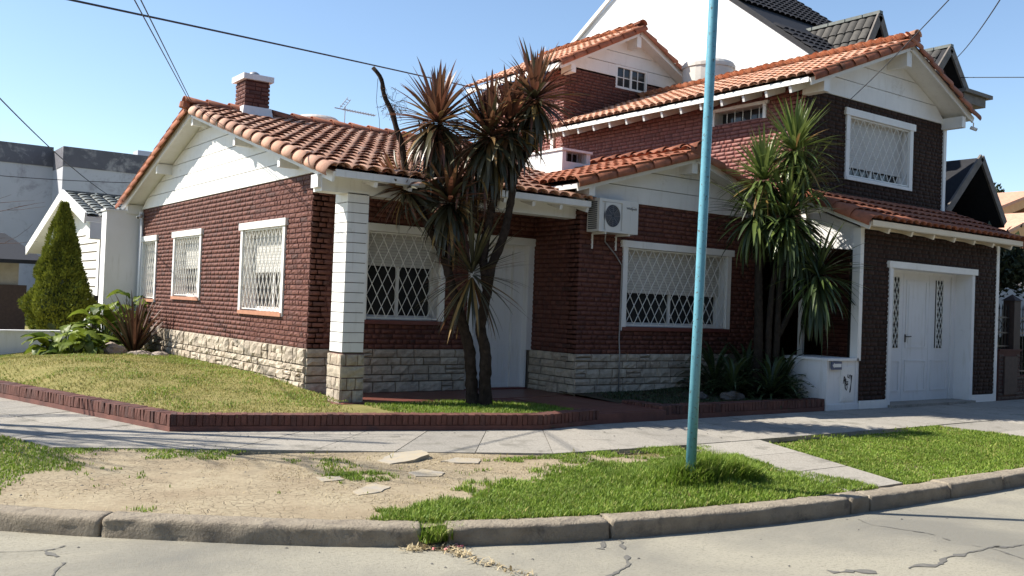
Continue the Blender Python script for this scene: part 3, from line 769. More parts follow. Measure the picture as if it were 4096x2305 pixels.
leaf(14.70, 15.62, True) if False else None
lf0 = leaf(14.98, 15.55, True); lf1 = leaf(15.55, 16.40, False); lf2 = leaf(16.40, 17.14, True)
fp = MB(FG); fp.box(14.66, 14.98, .29, .34, .05, 2.38); fp.box(17.14, 17.27, .28, .34, .05, 2.38); fp.box(14.98, 17.14, .29, .34, 2.33, 2.38); fp.build('door_frame', WHITE2, gdo)
hd = MB(FG); hd.box(15.62, 15.65, .295, .31, 1.10, 1.24); hd.bar((15.635, .27, 1.2), (15.77, .27, 1.205), .018, .018); hd.box(15.628, 15.642, .262, .31, 1.193, 1.207); hd.build('handle', BLACK, gdo)

# pillar
pil = MB(); pil.box(5.53, 5.80, 11.22, 11.55, .78, 2.9); pl_ = pil.build('pillar', STMORT, house)
v = .79; hb = (2.90-.79)/16
for k in range(16):
    s_ = .0 if k < 15 else .0
    MB().box(5.505, 5.815, 11.20, 11.57, v+.010, v+hb).build('block', WHITE, pl_); v += hb
ps = MB(); ps.box(5.51, 5.83, 11.20, 11.56, -.02, .78); ps.box(5.46, 5.86, 11.16, 11.6, -.02, .1)
pso = ps.build('pillar_base', PMORT, house)
rows = [(.10, .30, (.55,)), (.30, .46, (.35, .7)), (.46, .62, ()), (.62, .775, (.25, .75))]
for c_, d_, cut in rows:
    for M_, u0_x, u1_x in ((facade('S', 11.205), 5.475, 5.835), (facade('W', 5.515, 11.60), 0.0, .40+.03)):
        cc = [0]+[min(.85, max(.15, q+rnd.uniform(-.05, .05))) for q in cut]+[1]
        for p0, p1 in zip(cc[:-1], cc[1:]):
            L = u1_x-u0_x; V, F = rough_block(L*(p1-p0)-.008, d_-c_-.008, .033, .006, 3, 3, .008)
            obj('stone', mesh_np('stone', V, F, STONE), pso, M_ @ T(u0_x+L*(p0+p1)/2, 0, (c_+d_)/2))
# beams under the eaves
bm_ = MB(); bm_.box(5.13, 9.42, 11.20, 11.46, 2.885, 3.115); bm_.box(5.08, 5.13, 11.225, 11.435, 2.93, 3.10); bm_.build('beam', WHITE, house)
pw = MB(); pw.box(9.42, 9.5, 11.09, 11.3, 2.9, 3.3); 
# ---------------------------------------------------------------- roofs
def tile_geo(r0_=.110, r1_=.092, L=.45, seg=8, th=.012, lift0=.030, lift1=0.0, H=.60, inner_=True):
    V = []; F = []
    def ring(r_, y, lf):
        return [(-r_*math.cos(math.pi*k/seg), y, lf+r_*H*math.sin(math.pi*k/seg)) for k in range(seg+1)]
    V += ring(r0_, 0, lift0)+ring(r1_, L, lift1); n = seg+1
    for k in range(seg): F.append((k, n+k, n+k+1, k+1))
    if inner_:
        V += ring(r0_-th, 0, lift0)+ring(r1_-th, L, lift1)
        for k in range(seg): F.append((2*n+k, 2*n+k+1, 3*n+k+1, 3*n+k)); F.append((k, k+1, 2*n+k+1, 2*n+k))
    return np.array(V), F
def pan_geo(r_=.1, L=.45, seg=5):
    V = []; F = []
    for y, lf in ((0, .020), (L, 0)):
        V += [(-r_*math.cos(math.pi*k/seg), y, .080+lf-r_*.42*math.sin(math.pi*k/seg)) for k in range(seg+1)]
    n = seg+1
    for k in range(seg): F.append((k, k+1, n+k+1, n+k))
    return np.array(V), F
TG = tile_geo(); TGS = tile_geo(seg=6); PG = pan_geo(); RG = tile_geo(.135, .115, .44, 8, .014, .03, 0, .85)
def xform(V, M): A = np.array(M); return V @ A[:3, :3].T+A[:3, 3]
class Joint:
    def __init__(s): s.V = []; s.F = []; s.n = 0
    def add(s, geo, M): s.V.append(xform(geo[0], M)); s.F += [tuple(i+s.n for i in f) for f in geo[1]]; s.n += len(geo[0])
    def build(s, name, mat, parent, smooth=True):
        if s.n:
            o = obj(name, fast_mesh(name, np.concatenate(s.V), np.array(s.F), mat, smooth), parent); o['kind'] = 'stuff'; return o
TMESH = {}
def tmesh(geo, key, mat):
    k = (key, mat.name)
    if k not in TMESH: TMESH[k] = mesh_np(key, geo[0], geo[1], mat, True)
    return TMESH[k]
budget = {'tile': 296, 'ridge_tile': 90}
def frame_M(P, U, V):
    U = Vector(U).normalized(); V = Vector(V).normalized(); N = U.cross(V)
    return Matrix(((U.x, V.x, N.x, P[0]), (U.y, V.y, N.y, P[1]), (U.z, V.z, N.z, P[2]), (0, 0, 0, 1)))
def slope(roof, P, U, V, width, length, mat=TILE, pitch=.208, expo=.395, clip=None, individual=True, jit=.006, edges=(True, False), pan=True):
    """P: eave corner on the deck, U along the eave, V up the slope"""
    M = frame_M(P, U, V); cols = int(round(width/pitch)); pitch = width/cols; rows = int(math.ceil((length-.1)/expo))
    rest = Joint(); pans = Joint(); spots = []
    for c in range(cols):
        for r_ in range(rows):
            x = (c+.5)*pitch; y = -.05+r_*expo
            if y > length-.1: continue
            wpt = M @ Vector((x, y+.2, 0))
            if clip and not clip(wpt): continue
            L = M @ T(x+rnd.uniform(-jit, jit), y+rnd.uniform(-jit, jit)*2, .045+rnd.uniform(0, jit)) @ Matrix.Rotation(rnd.uniform(-.02, .02), 4, 'Z') @ Matrix.Rotation(rnd.uniform(-.04, .04), 4, 'Y')
            spots.append(((wpt-CAMP).length, L))
            if pan: pans.add(PG, M @ T(x+pitch/2, y+.02, .012))
    spots.sort(key=lambda s: s[0])
    k = min(budget['tile'], len(spots)) if individual else 0
    if individual: budget['tile'] -= k
    me = tmesh(TG, 'tile', mat)
    for d, L in spots[:k]: obj('tile', me, roof, L)
    for d, L in spots[k:]: rest.add(TG, L)
    rest.build('tiles', mat, roof); pans.build('pan_tiles', mat, roof)
    return M
def rake_tiles(roof, a, b, side, mat=TILE, expo=.40, individual=True, tilt=52, down=.055):
    """tiles lying over the verge from low point a to high point b; side = outward unit vector"""
    a = Vector(a); b = Vector(b); d = (b-a); L = d.length; d.normalize(); S = Vector(side)
    n = int(L/expo)+1; N = d.cross(S)
    if N.z < 0: N = -N
    # rotate normal outward
    t = math.radians(tilt); N2 = (N*math.cos(t)+S*math.sin(t)).normalized(); U2 = d.cross(N2).normalized()
    rest = Joint(); me = tmesh(TG, 'tile', mat)
    for i in range(n):
        P = a+d*(i*expo-.03)-N*down*0+S*.01
        if i*expo > L-.12: break
        M = Matrix(((U2.x, d.x, N2.x, P.x), (U2.y, d.y, N2.y, P.y), (U2.z, d.z, N2.z, P.z), (0, 0, 0, 1))) @ T(0, 0, rnd.uniform(-.003, .004))
        if M.to_3x3().determinant() < 0: M = M @ Matrix.Diagonal((-1, 1, 1, 1))
        if individual and budget['ridge_tile'] > 0:
            budget['ridge_tile'] -= 1; obj('verge_tile', me, roof, M)
        else: rest.add(TG, M)
    rest.build('verge_tiles', mat, roof)
def ridge(roof, a, b, mat=TILE, expo=.40, down=0.0):
    a = Vector(a); b = Vector(b); d = b-a; L = d.length; d.normalize(); U = d.cross(Vector((0, 0, 1))).normalized(); N = U.cross(d)
    me = tmesh(RG, 'ridge_tile', mat); n = int(L/expo)
    for i in range(n):
        P = a+d*(i*expo)
        M = Matrix(((U.x, d.x, N.x, P.x), (U.y, d.y, N.y, P.y), (U.z, d.z, N.z, P.z), (0, 0, 0, 1))) @ Matrix.Rotation(rnd.uniform(-.03, .03), 4, 'Y')
        obj('ridge_tile', me, roof, M)
def deck(name, P, mat, thick=.07, label=None):
    """roof board from a polygon of 3D points; thick downwards"""
    n = len(P); V = [tuple(p) for p in P]+[(p[0], p[1], p[2]-thick) for p in P]
    F = [tuple(range(n)), tuple(range(2*n-1, n-1, -1))]+[(i, i+n, (i+1) % n+n, (i+1) % n) for i in range(n)]
    o = MB().add(V, F).build(name, mat, house)
    if label: o['label'] = label
    return o
def board3(a, b, h, t, up=(0, 0, 1)): return MB().bar(a, b, t, h, up)

# R1 main roof
zr = zmain(16.8)
roof1 = deck('roof', [(5.13, 10.9, zmain(10.9)), (9.43, 10.9, zmain(10.9)), (9.43, 11.2, zmain(11.2)), (13.72, 16.75, zmain(16.75)), (13.72, 16.8, zr), (5.13, 16.8, zr)], WHITE, label='low roof over the left wing and porch')
sl = math.hypot(5.9, 5.9*.279)
slope(roof1, (5.14, 10.9, zmain(10.9)), (1, 0, 0), (0, 1, .279), 8.56, sl, clip=lambda p: (p.x < 9.35 or zmain(p.y) > zac(p.x)-.02) and not (5.95 < p.x < 6.5 and 16.45 < p.y < 17.1), pitch=.213)
slz = lambda y: zr-.317*(y-16.8)
deckb = deck('roof', [(5.13, 16.8, zr), (13.72, 16.8, zr), (13.72, 21.3, slz(21.3)), (5.13, 21.3, slz(21.3))], WHITE, label='back slope of the low roof')
slope(deckb, (13.7, 21.3, slz(21.3)), (-1, 0, 0), (0, -1, .317), 8.56, 4.7, individual=False, pitch=.213)
rake_tiles(roof1, (5.12, 10.86, zmain(10.86)+.02), (5.12, 16.75, zmain(16.75)+.02), (-1, 0, 0))
rake_tiles(deckb, (5.12, 21.35, slz(21.35)+.02), (5.12, 16.85, slz(16.85)+.02), (-1, 0, 0), OTILE)
ridge(roof1, (5.0, 16.8, zr+.09), (13.7, 16.8, zr+.09), OTILE, .62*.65)
mort = MB(); mort.tube([(5.02, 16.8, zr+.02), (5.03, 16.8, zr+.12)], [.1, .09], 10); mort.build('ridge_end', OTILE, roof1)
# verge boards and fascia
fb = MB()
fb.bar((5.14, 10.88, zmain(10.88)-.055), (5.14, 16.8, zr-.055), .03, .13, (0, 0, 1)); fb.bar((5.14, 21.32, slz(21.32)-.055), (5.14, 16.8, zr-.055), .03, .13)
fb.build('verge_board', WHITE, house)
fb = MB(); fb.box(5.155, 9.43, 10.86, 10.89, zmain(10.9)-.055, zmain(10.9)+.035); fb.build('fascia', WHITE, house)
pu = MB()
for y in (14.62, 12.75): pu.box(5.16, 5.48, y-.045, y+.045, zmain(y)-.27, zmain(y)-.075)
pu.box(5.16, 5.48, 16.75, 16.85, zr-.27, zr-.08)
for y in (18.9, 21.0): pu.box(5.16, 5.48, y-.045, y+.045, slz(y)-.27, slz(y)-.075)
split8(pu, 'purlin_end')
rt = MB()
for k in range(8): x = 5.75+k*.52; rt.bar((x, 10.9, zmain(10.9)-.10), (x, 12.2, zmain(12.2)-.10), .05, .07)
rt.build('rafter', WHITE, house)

# R2 gable over the air conditioner
roof2 = deck('roof', [(9.05, 10.74, zac(9.05)), (11.6, 10.74, zac(11.6)), (11.6, 14.6, zac(11.6)), (9.05, 11.9, zac(9.05))], WHITE, label='small gabled roof in front of the upper storey')
slope(roof2, (9.05, 15.2, zac(9.05)), (0, -1, 0), (1, 0, .29), 4.45, 2.62, OTILE, clip=lambda p: zac(p.x) > zmain(p.y)-.04, individual=False, pitch=.21)
roof2b = deck('roof', [(11.6, 10.74, zac(11.6)), (13.71, 10.74, zac(13.71)), (13.71, 15.2, zac(13.71)), (11.6, 15.2, zac(11.6))], WHITE, label='right slope of the small gabled roof')
slope(roof2b, (13.70, 10.76, zac(13.70)), (0, 1, 0), (-1, 0, .29), 4.4, 2.18, OTILE, individual=False, pitch=.21)
rake_tiles(roof2, (9.0, 10.73, zac(9.0)+.02), (11.6, 10.73, zac(11.6)+.02), (0, -1, 0), OTILE)
rake_tiles(roof2b, (13.7, 10.73, zac(13.7)+.02), (11.62, 10.73, zac(11.62)+.02), (0, -1, 0), OTILE)
ridge(roof2, (11.6, 10.62, zac(11.6)+.09), (11.6, 14.6, zac(11.6)+.09), OTILE)
MB().add([(11.47, 10.64, zac(11.6)+.02), (11.73, 10.64, zac(11.6)+.02), (11.7, 10.64, zac(11.6)+.15), (11.6, 10.64, zac(11.6)+.19), (11.5, 10.64, zac(11.6)+.15), (11.6, 10.8, zac(11.6)+.1)], [(0, 1, 2, 3, 4), (0, 5, 1), (1, 5, 2), (2, 5, 3), (3, 5, 4), (4, 5, 0)]).build('ridge_end', OTILE, roof2)
fb = MB(); fb.bar((9.04, 10.75, zac(9.04)-.055), (11.6, 10.75, zac(11.6)-.055), .03, .11); fb.bar((11.6, 10.75, zac(11.6)-.055), (13.7, 10.75, zac(13.7)-.055), .03, .11)
fb.build('verge_board', WHITE, house)
pu = MB(); pu.box(11.53, 11.66, 10.77, 11.09, zac(11.6)-.30, zac(11.6)-.07); pu.box(9.3, 9.42, 10.77, 11.09, zac(9.36)-.24, zac(9.36)-.07); pu.box(9.24, 9.42, 11.0, 12.2, 3.06, 3.2)
split8(pu, 'purlin_end')

# R3 upper roof
zu = lambda x: 5.50+(x-13.2)*.387 if x < 16.2 else 6.661-(x-16.2)*.452
roof3 = deck('roof', [(13.2, 9.72, zu(13.2)), (16.2, 9.72, zu(16.2)), (16.2, 17.05, zu(16.2)), (13.2, 17.05, zu(13.2))], CREAM, label='upper storey roof with a long eave towards the left')  # cream instead of white: bounce from the tiles put into the colour
slope(roof3, (13.2, 17.0, zu(13.2)), (0, -1, 0), (1, 0, .387), 7.26, 3.17, TILE, individual=False, pitch=.205)
roof3b = deck('roof', [(16.2, 9.72, zu(16.2)), (18.5, 9.72, zu(18.5)), (18.5, 17.05, zu(18.5)), (16.2, 17.05, zu(16.2))], WHITE, label='right slope of the upper storey roof')
slope(roof3b, (18.5, 9.74, zu(18.5)), (0, 1, 0), (-1, 0, .452), 7.26, 2.5, TILE, individual=False, pitch=.205)
rake_tiles(roof3, (13.17, 9.71, zu(13.17)+.02), (16.2, 9.71, zu(16.2)+.02), (0, -1, 0), OTILE)
rake_tiles(roof3b, (18.55, 9.71, zu(18.55)+.02), (16.22, 9.71, zu(16.22)+.02), (0, -1, 0), OTILE)
ridge(roof3, (16.2, 9.6, zu(16.2)+.10), (16.2, 17, zu(16.2)+.10), TILE)
MB().add([(16.07, 9.62, 6.69), (16.33, 9.62, 6.69), (16.3, 9.62, 6.82), (16.2, 9.62, 6.87), (16.1, 9.62, 6.82), (16.2, 9.8, 6.78)], [(0, 1, 2, 3, 4), (0, 5, 1), (1, 5, 2), (2, 5, 3), (3, 5, 4), (4, 5, 0)]).build('ridge_end', OTILE, roof3)
fb = MB(); fb.bar((13.2, 9.73, zu(13.2)-.06), (16.2, 9.73, zu(16.2)-.06), .03, .12); fb.bar((16.2, 9.73, zu(16.2)-.06), (18.5, 9.73, zu(18.5)-.06), .03, .12); fb.build('verge_board', WHITE, house)
fb = MB(); fb.box(13.17, 13.2, 9.75, 17.05, zu(13.2)-.065, zu(13.2)+.02); fb.build('fascia', WHITE, house)
sf = MB(); sf.add([(13.2, 9.76, zu(13.2)-.075), (13.72, 9.76, zu(13.72)-.10), (13.72, 17.0, zu(13.72)-.10), (13.2, 17.0, zu(13.2)-.075)], [(0, 1, 2, 3)]); 
sf.build('soffit', CREAM, house)
for k in range(14):
    y = 10.15+k*.51
    mb = MB(facade('W', 13.72, y)); mb.prism([(-.025, 5.42), (.025, 5.42), (.025, 5.60), (-.025, 5.60)], -.50, -.0)
    mb = MB(); mb.bar((13.22, y, zu(13.22)-.135), (13.72, y, zu(13.72)-.15), .05, .11); mb.build('rafter_tail', WHITE, house)
pu = MB(); pu.box(16.12, 16.28, 9.76, 10.2, 6.24, 6.58); pu.box(13.62, 13.78, 9.76, 10.2, 5.36, 5.60); pu.box(18.15, 18.28, 9.76, 10.2, 5.38, 5.6); split8(pu, 'purlin_end')
# R4 tower roof
zt = lambda x: 8.27-abs(x-15.7)*.508
roof4 = deck('roof', [(13.25, 16.5, zt(13.25)), (15.7, 16.5, zt(15.7)), (15.7, 20.3, zt(15.7)), (13.25, 20.3, zt(13.25))], WHITE, label='highest small gabled roof')
slope(roof4, (13.25, 20.3, zt(13.25)), (0, -1, 0), (1, 0, .508), 3.8, 2.75, TILE, individual=False)
roof4b = deck('roof', [(15.7, 16.5, zt(15.7)), (18.0, 16.5, zt(18.0)), (18.0, 20.3, zt(18.0)), (15.7, 20.3, zt(15.7))], WHITE, label='right slope of the highest small roof')
slope(roof4b, (18.0, 16.52, zt(18.0)), (0, 1, 0), (-1, 0, .508), 3.8, 2.55, TILE, individual=False)
rake_tiles(roof4, (13.22, 16.49, zt(13.22)+.02), (15.7, 16.49, zt(15.7)+.02), (0, -1, 0), OTILE, expo=.42)
rake_tiles(roof4b, (18.0, 16.49, zt(18.0)+.02), (15.72, 16.49, zt(15.72)+.02), (0, -1, 0), OTILE, expo=.42)
ridge(roof4, (15.7, 16.4, zt(15.7)+.10), (15.7, 20.2, zt(15.7)+.10), OTILE)
fb = MB(); fb.bar((13.25, 16.51, zt(13.25)-.06), (15.7, 16.51, zt(15.7)-.06), .03, .12); fb.bar((15.7, 16.51, zt(15.7)-.06), (18.0, 16.51, zt(18.0)-.06), .03, .12); fb.build('verge_board', WHITE, house)
fb = MB(); fb.box(13.22, 13.25, 16.53, 20.3, zt(13.25)-.10, zt(13.25)+.02); fb.build('fascia', WHITE, house)
pu = MB(); pu.box(15.63, 15.77, 16.53, 16.9, 7.86, 8.18); pu.box(13.6, 13.74, 16.53, 16.9, 6.9, 7.1); split8(pu, 'purlin_end')
sf = MB(); sf.add([(13.25, 16.53, zt(13.25)-.075), (13.72, 16.53, zt(13.72)-.1), (13.72, 20.28, zt(13.72)-.1), (13.25, 20.28, zt(13.25)-.075)], [(0, 1, 2, 3)]); sf.build('soffit', CREAM, house)
# R5 garage lean-to
zg = lambda y: 3.05+.40*(y-8.7)
roof5 = deck('roof', [(13.46, 8.7, zg(8.7)), (18.45, 8.7, zg(8.7)), (18.45, 10.2, zg(10.2)), (13.46, 10.2, zg(10.2))], WHITE, label='lean-to roof over the street door')
slope(roof5, (13.5, 8.7, zg(8.7)), (1, 0, 0), (0, 1, .40), 4.95, 1.60, OTILE, individual=False, pitch=.21)
rake_tiles(roof5, (13.45, 8.66, zg(8.66)+.02), (13.45, 10.2, zg(10.2)+.02), (-1, 0, 0), OTILE, expo=.38)
rake_tiles(roof5, (18.47, 8.66, zg(8.66)+.02), (18.47, 10.2, zg(10.2)+.02), (1, 0, 0), OTILE, expo=.38)
fb = MB(); fb.box(13.47, 18.45, 8.66, 8.69, zg(8.7)-.06, zg(8.7)+.03); fb.build('fascia', CREAM, house)
MB().add([(13.5, 8.69, zg(8.69)-.074), (18.43, 8.69, zg(8.69)-.074), (18.43, 9.04, zg(9.04)-.074), (13.5, 9.04, zg(9.04)-.074)], [(3, 2, 1, 0)]).build('soffit', CREAM, house)
fb = MB(); fb.bar((13.47, 8.7, zg(8.7)-.06), (13.47, 10.2, zg(10.2)-.06), .03, .12); fb.build('verge_board', WHITE, house)
for k in range(7):
    x = 14.0+k*.68; MB().bar((x, 8.7, zg(8.7)-.115), (x, 9.04, zg(9.04)-.13), .05, .08).build('rafter_tail', CREAM, house)
sp = MB(); sp.prism([(13.8, 2.985), (18.2, 2.985), (18.2, 3.12), (13.8, 3.12)], 9.045, 9.1); sp.M = None; sp.build('soffit', CREAM, house)
sd = MB(facade('W', 13.78, 10.2)); sd.prism([(0, 2.72), (1.16, 2.62), (1.16, 2.98), (0, 3.44)], 0, .08); sd.build('side_panel', WHITE2, house)
# utility box beside the garage
ub = MB(); ub.box(12.95, 13.72, 9.06, 9.85, 0, .80); ub.box(12.92, 13.75, 9.02, 9.88, .80, .84); ub.box(13.72, 13.80, 9.05, 9.16, 0, .8); ub.box(12.95, 13.8, 9.03, 9.06, 0, .1)
ubx = ub.build('utility_box', WHITE2, house)
ud = MB(); ud.box(13.30, 13.66, 9.043, 9.06, .14, .70); ud.box(13.32, 13.64, 9.037, 9.043, .16, .68)
for q in (.20, .22, .62, .64): ud.box(13.38, 13.46, 9.032, 9.037, q-.004, q+.004); ud.box(13.50, 13.58, 9.032, 9.037, q-.004, q+.004)
ud.build('meter_door', WHITE, ubx)
gf = MB()
def stroke(pts, r_=.006):
    P = [(13.34+x*.26, 9.034, .28+y*.30) for x, y in pts]
    for a_, b_ in zip(P[:-1], P[1:]): gf.bar(a_, b_, .004, .011, up=(0, 1, 0)) if False else gf.bar(a_, b_, .011, .004, up=(0, 1, 0))
stroke([(.55, 1), (.5, .85), (.62, .82), (.72, .97), (.66, .80), (.74, .78)]); stroke([(.8, .98), (.86, .8), (.9, .6), (.88, .3), (.84, .05), (.76, .02), (.8, .2), (.9, .5), (.97, .95), (.92, .7), (.88, .95)])
stroke([(.1, .8), (.2, .86), (.3, .78), (.2, .62), (.14, .7), (.26, .6), (.36, .75), (.3, .5), (.4, .62)]); stroke([(.22, .55), (.34, .2), (.44, .14), (.5, .3), (.42, .5), (.34, .4), (.4, .6), (.56, .62), (.48, .42), (.6, .48)]); stroke([(.06, .5), (.16, .9), (.3, .2)])
gf.build('graffiti', INK, ubx)
# white vent box on the roof
vb = MB(); vx, vy = 10.56, 13.0
vb.box(vx, vx+.09, vy, vy+1.1, 3.5, 4.31); vb.box(vx+.09, vx+.66, vy+1.0, vy+1.1, 3.5, 4.31); vb.box(vx+.57, vx+.66, vy, vy+1.0, 3.5, 4.31); vb.box(vx+.09, vx+.57, vy, vy+.08, 3.5, 4.12)
vb.box(vx-.03, vx+.69, vy-.03, vy+1.13, 4.31, 4.35)
vb.build('vent_box', WHITE2, house)
MB().box(vx+.09, vx+.57, vy+.25, vy+.27, 3.9, 4.31).build('vent_dark', DARKIN, house)
for k in range(4): MB().box(vx+.12+k*.12, vx+.13+k*.12, vy+.02, vy+.03, 4.12, 4.31).build('vent_bar', ZINC, house)
# chimney
ch = MB(); zc = 4.6
ch.add([(5.93, 16.45, zc), (6.55, 16.45, zc), (6.55, 17.12, zc), (5.93, 17.12, zc), (5.98, 16.51, 4.93), (6.50, 16.51, 4.93), (6.50, 17.07, 4.93), (5.98, 17.07, 4.93)], [(0,3,2,1),(4,5,6,7),(0,1,5,4),(1,2,6,5),(2,3,7,6),(3,0,4,7)])
chim = ch.build('chimney_base', WHITE2, house)
cb = MB(); cb.box(6.02, 6.45, 16.55, 17.03, 4.93, 5.41)
cho = cb.build('chimney', MORTAR, house)
place_bricks(facade('S', 16.55), brick_spots(6.0, 6.47, 4.94, 5.41), cho, BRICK, 30)
place_bricks(facade('W', 6.02, 17.05), brick_spots(0, .50, 4.94, 5.41), cho, BRICK, 30)
MB().box(5.95, 6.52, 16.48, 17.10, 5.41, 5.51).build('chimney_cap', WHITE2, cho)
cc = MB(); cc.lathe([(.10, 0), (.105, .04), (.09, .07), (.04, .10), (.0, .11)], 14, (6.24, 16.75, 5.51)); cc.build('flue_cap', ZINC, cho, smooth=True)

# ---------------------------------------------------------------- things fixed to the house
ac = empty('air_conditioner', (9.9, 10.9, 2.68), 'white outdoor air conditioner unit bracketed to the brick wall over the wide window', 'air conditioner')
b_ = MB(); x0, x1, y0, y1, z0, z1 = 9.50, 10.32, 10.75, 11.03, 2.68, 3.19; xo = 9.98
b_.box(x0, x1, y0+.02, y1, z0, z1)
b_.box(x0, x0+.06, y0, y0+.02, z0, z1); b_.box(xo, x1, y0, y0+.02, z0, z1); b_.box(x0+.06, xo, y0, y0+.02, z1-.045, z1); b_.box(x0+.06, xo, y0, y0+.02, z0, z0+.035)
b_.box(x1-.17, x1-.166, y0-.003, y0, z0+.02, z1-.02)
b_.build('casing', ACW, ac)
cx, cz = 9.78, 2.935
fd = MB(facade('S', y0+.012)); fd.add([(cx+.17*math.cos(a*math.pi/12), 0, cz+.17*math.sin(a*math.pi/12)) for a in range(24)], [tuple(range(24))]); fd.build('fan_opening', ACB, ac)
fc = MB()   # casing face around the round opening
ring = [(cx+.185*math.cos(a*math.pi/16), cz+.2*math.sin(a*math.pi/16)) for a in range(32)]
sq = []
for a in range(32):
    c_, s_ = math.cos(a*math.pi/16), math.sin(a*math.pi/16); k = min(.157/max(abs(c_), 1e-6) if True else 0, .21/max(abs(s_), 1e-6)); sq.append((cx+max(-.155, min(.165, c_*k)), cz+s_*k))
inn = [(cx+.155*math.cos(a*math.pi/16), cz+.175*math.sin(a*math.pi/16)) for a in range(32)]
fc.add([(p[0], y0+.002, p[1]) for p in inn]+[(cx+(.165 if math.cos(a*math.pi/16) > 0 else -.155)*min(1, abs(math.cos(a*math.pi/16))*1.35), y0+.002, cz+(.205 if math.sin(a*math.pi/16) > 0 else -.22)*min(1, abs(math.sin(a*math.pi/16))*1.35)) for a in range(32)],
       [(a, (a+1) % 32, 32+(a+1) % 32, 32+a) for a in range(32)]); fc.build('front_panel', ACW, ac)
fg = MB()
for r_ in (.03, .055, .08, .105, .13, .155):
    P = [(cx+r_*math.cos(a*math.pi/12), y0-.004, cz+r_*1.1*math.sin(a*math.pi/12)) for a in range(25)]; fg.tube(P, .0018, 4, False)
for a in range(8):
    fg.bar((cx+.03*math.cos(a*math.pi/4), y0-.004, cz+.03*math.sin(a*math.pi/4)), (cx+.155*math.cos(a*math.pi/4), y0-.004, cz+.17*math.sin(a*math.pi/4)), .003, .003)
fg.build('fan_guard', ZINC, ac)
sdp = MB()
for k in range(14): sdp.box(x0-.006, x0, y0+.05, y1-.03, z0+.04+k*.031, z0+.058+k*.031)
sdp.build('side_fins', ACB, ac)
br = MB()
for x in (9.66, 10.16): br.box(x-.015, x+.015, y0+.02, 11.09, z0-.03, z0); br.box(x-.015, x+.015, 11.07, 11.09, z0-.25, z0-.03)
br.build('bracket', WHITE, ac)
pp = MB(); pp.tube([(9.78, 10.9, 2.68), (9.86, 11.0, 2.55), (10.14, 11.05, 2.36), (10.29, 11.055, 2.2), (10.285, 11.055, 1.0), (10.285, 11.03, .8), (10.285, 11.03, .15)], .011, 6); pp.build('drain_pipe', ZINC, ac, smooth=True)
# maker's lettering on the casing
try:
    cu = bpy.data.curves.new('lettering', 'FONT'); cu.body = 'Whirlpool'; cu.size = .052; cu.extrude = .0006; cu.align_x = 'CENTER'
    to = bpy.data.objects.new('lettering', cu); COL.objects.link(to)
    dg = bpy.context.evaluated_depsgraph_get(); me = bpy.data.meshes.new_from_object(to.evaluated_get(dg))
    bpy.data.objects.remove(to); me.materials.clear(); me.materials.append(BLACK)
    obj('lettering', me, ac, T(10.17, y0-.004, 3.06) @ Matrix.Rotation(R(90), 4, 'X'))
    sw = MB(); sw.tube([(10.21+.05*math.cos(a*.35), y0-.003, 3.075+.035*math.sin(a*.35)) for a in range(14)], .0016, 4); sw.build('emblem', L_STR, ac)
except Exception as e: print('text', e)
sg = empty('direction_sign', (13.12, 9.03, .70), 'small dark blue plate with white left arrow on the white utility box', 'sign')
MB().box(13.0, 13.27, 9.008, 9.018, .66, .79).build('plate', SIGNB, sg)
aw = MB(facade('S', 9.006)); aw.prism([(13.02, .725), (13.07, .685), (13.07, .70), (13.255, .70), (13.255, .755), (13.07, .755), (13.07, .77)], 0, .002); aw.build('arrow', SIGNW, sg)
def camera_thing(p, label, d=(-.6, -.5, -.3)):
    c = empty('security_camera', p, label, 'camera', 'security cameras under the eaves'); P = Vector(p); d = Vector(d).normalized()
    m = MB(); m.tube([P-d*.06, P+d*.07], .035, 10); m.build('body', WHITE, c, smooth=True)
    m = MB(); m.tube([P+d*.07, P+d*.074], .028, 10); m.build('lens', BLACK, c)
    m = MB(); m.tube([P+Vector((0, 0, .12)), P+Vector((0, 0, .03))], .012, 6); m.build('mount', WHITE, c)
camera_thing((5.36, 20.72, 3.08), 'small white security camera at the far top corner of the sunlit wall')
camera_thing((18.62, 9.78, 5.42), 'small white security camera hanging from the right end of the upper gable', (.3, -.8, -.4))
def tank(p, r_, h, label):
    t = empty('water_tank', p, label, 'water tank', 'round water tanks on the roofs')
    m = MB(); m.lathe([(r_*.96, 0), (r_, .02), (r_, h*.88), (r_*1.04, h*.88), (r_*1.04, h*.95), (r_*.98, h)], 28, p); m.build('drum', TANK, t, smooth=False)
    m = MB(); m.lathe([(r_*.98, 0), (r_*.9, .03), (.05, .05)], 28, (p[0], p[1], p[2]+h)); m.build('lid', TANK, t)
tank((9.6, 21.4, 5.2), .52, .68, 'pale round water tank showing behind the low roof ridge')
tank((17.15, 15.6, 6.35), .62, 1.18, 'white round water tank behind the upper roof by the pole')
an = empty('tv_antenna', (10.0, 21.0, 5.0), 'metal television aerial standing beside the pale round tank', 'antenna')
m = MB(); m.tube([(10.0, 20.7, 4.2), (10.0, 20.7, 6.16)], .012, 6); m.build('mast', ZINC, an)
m = MB(); a0 = Vector((9.72, 20.7, 6.08)); a1 = Vector((10.82, 20.7, 6.05)); m.bar(a0, a1, .02, .02)
for k in range(12): q = a0.lerp(a1, .25+k*.065); m.bar(q+Vector((0, -.13, 0)), q+Vector((0, .13, 0)), .008, .008); m.bar(q+Vector((0, 0, -.03)), q+Vector((0, 0, .03)), .01, .01)
m.build('boom', ZINC, an)
m = MB()
for k in range(4): m.bar((9.86+k*.06, 20.7, 6.15+k*.06), (9.94+k*.06, 20.7, 6.13+k*.06), .012, .012)
m.bar((9.86, 20.7, 6.10), (10.06, 20.7, 6.38), .014, .014); m.bar((9.94, 20.7, 6.06), (10.14, 20.7, 6.34), .014, .014); m.build('reflector', ZINC, an)

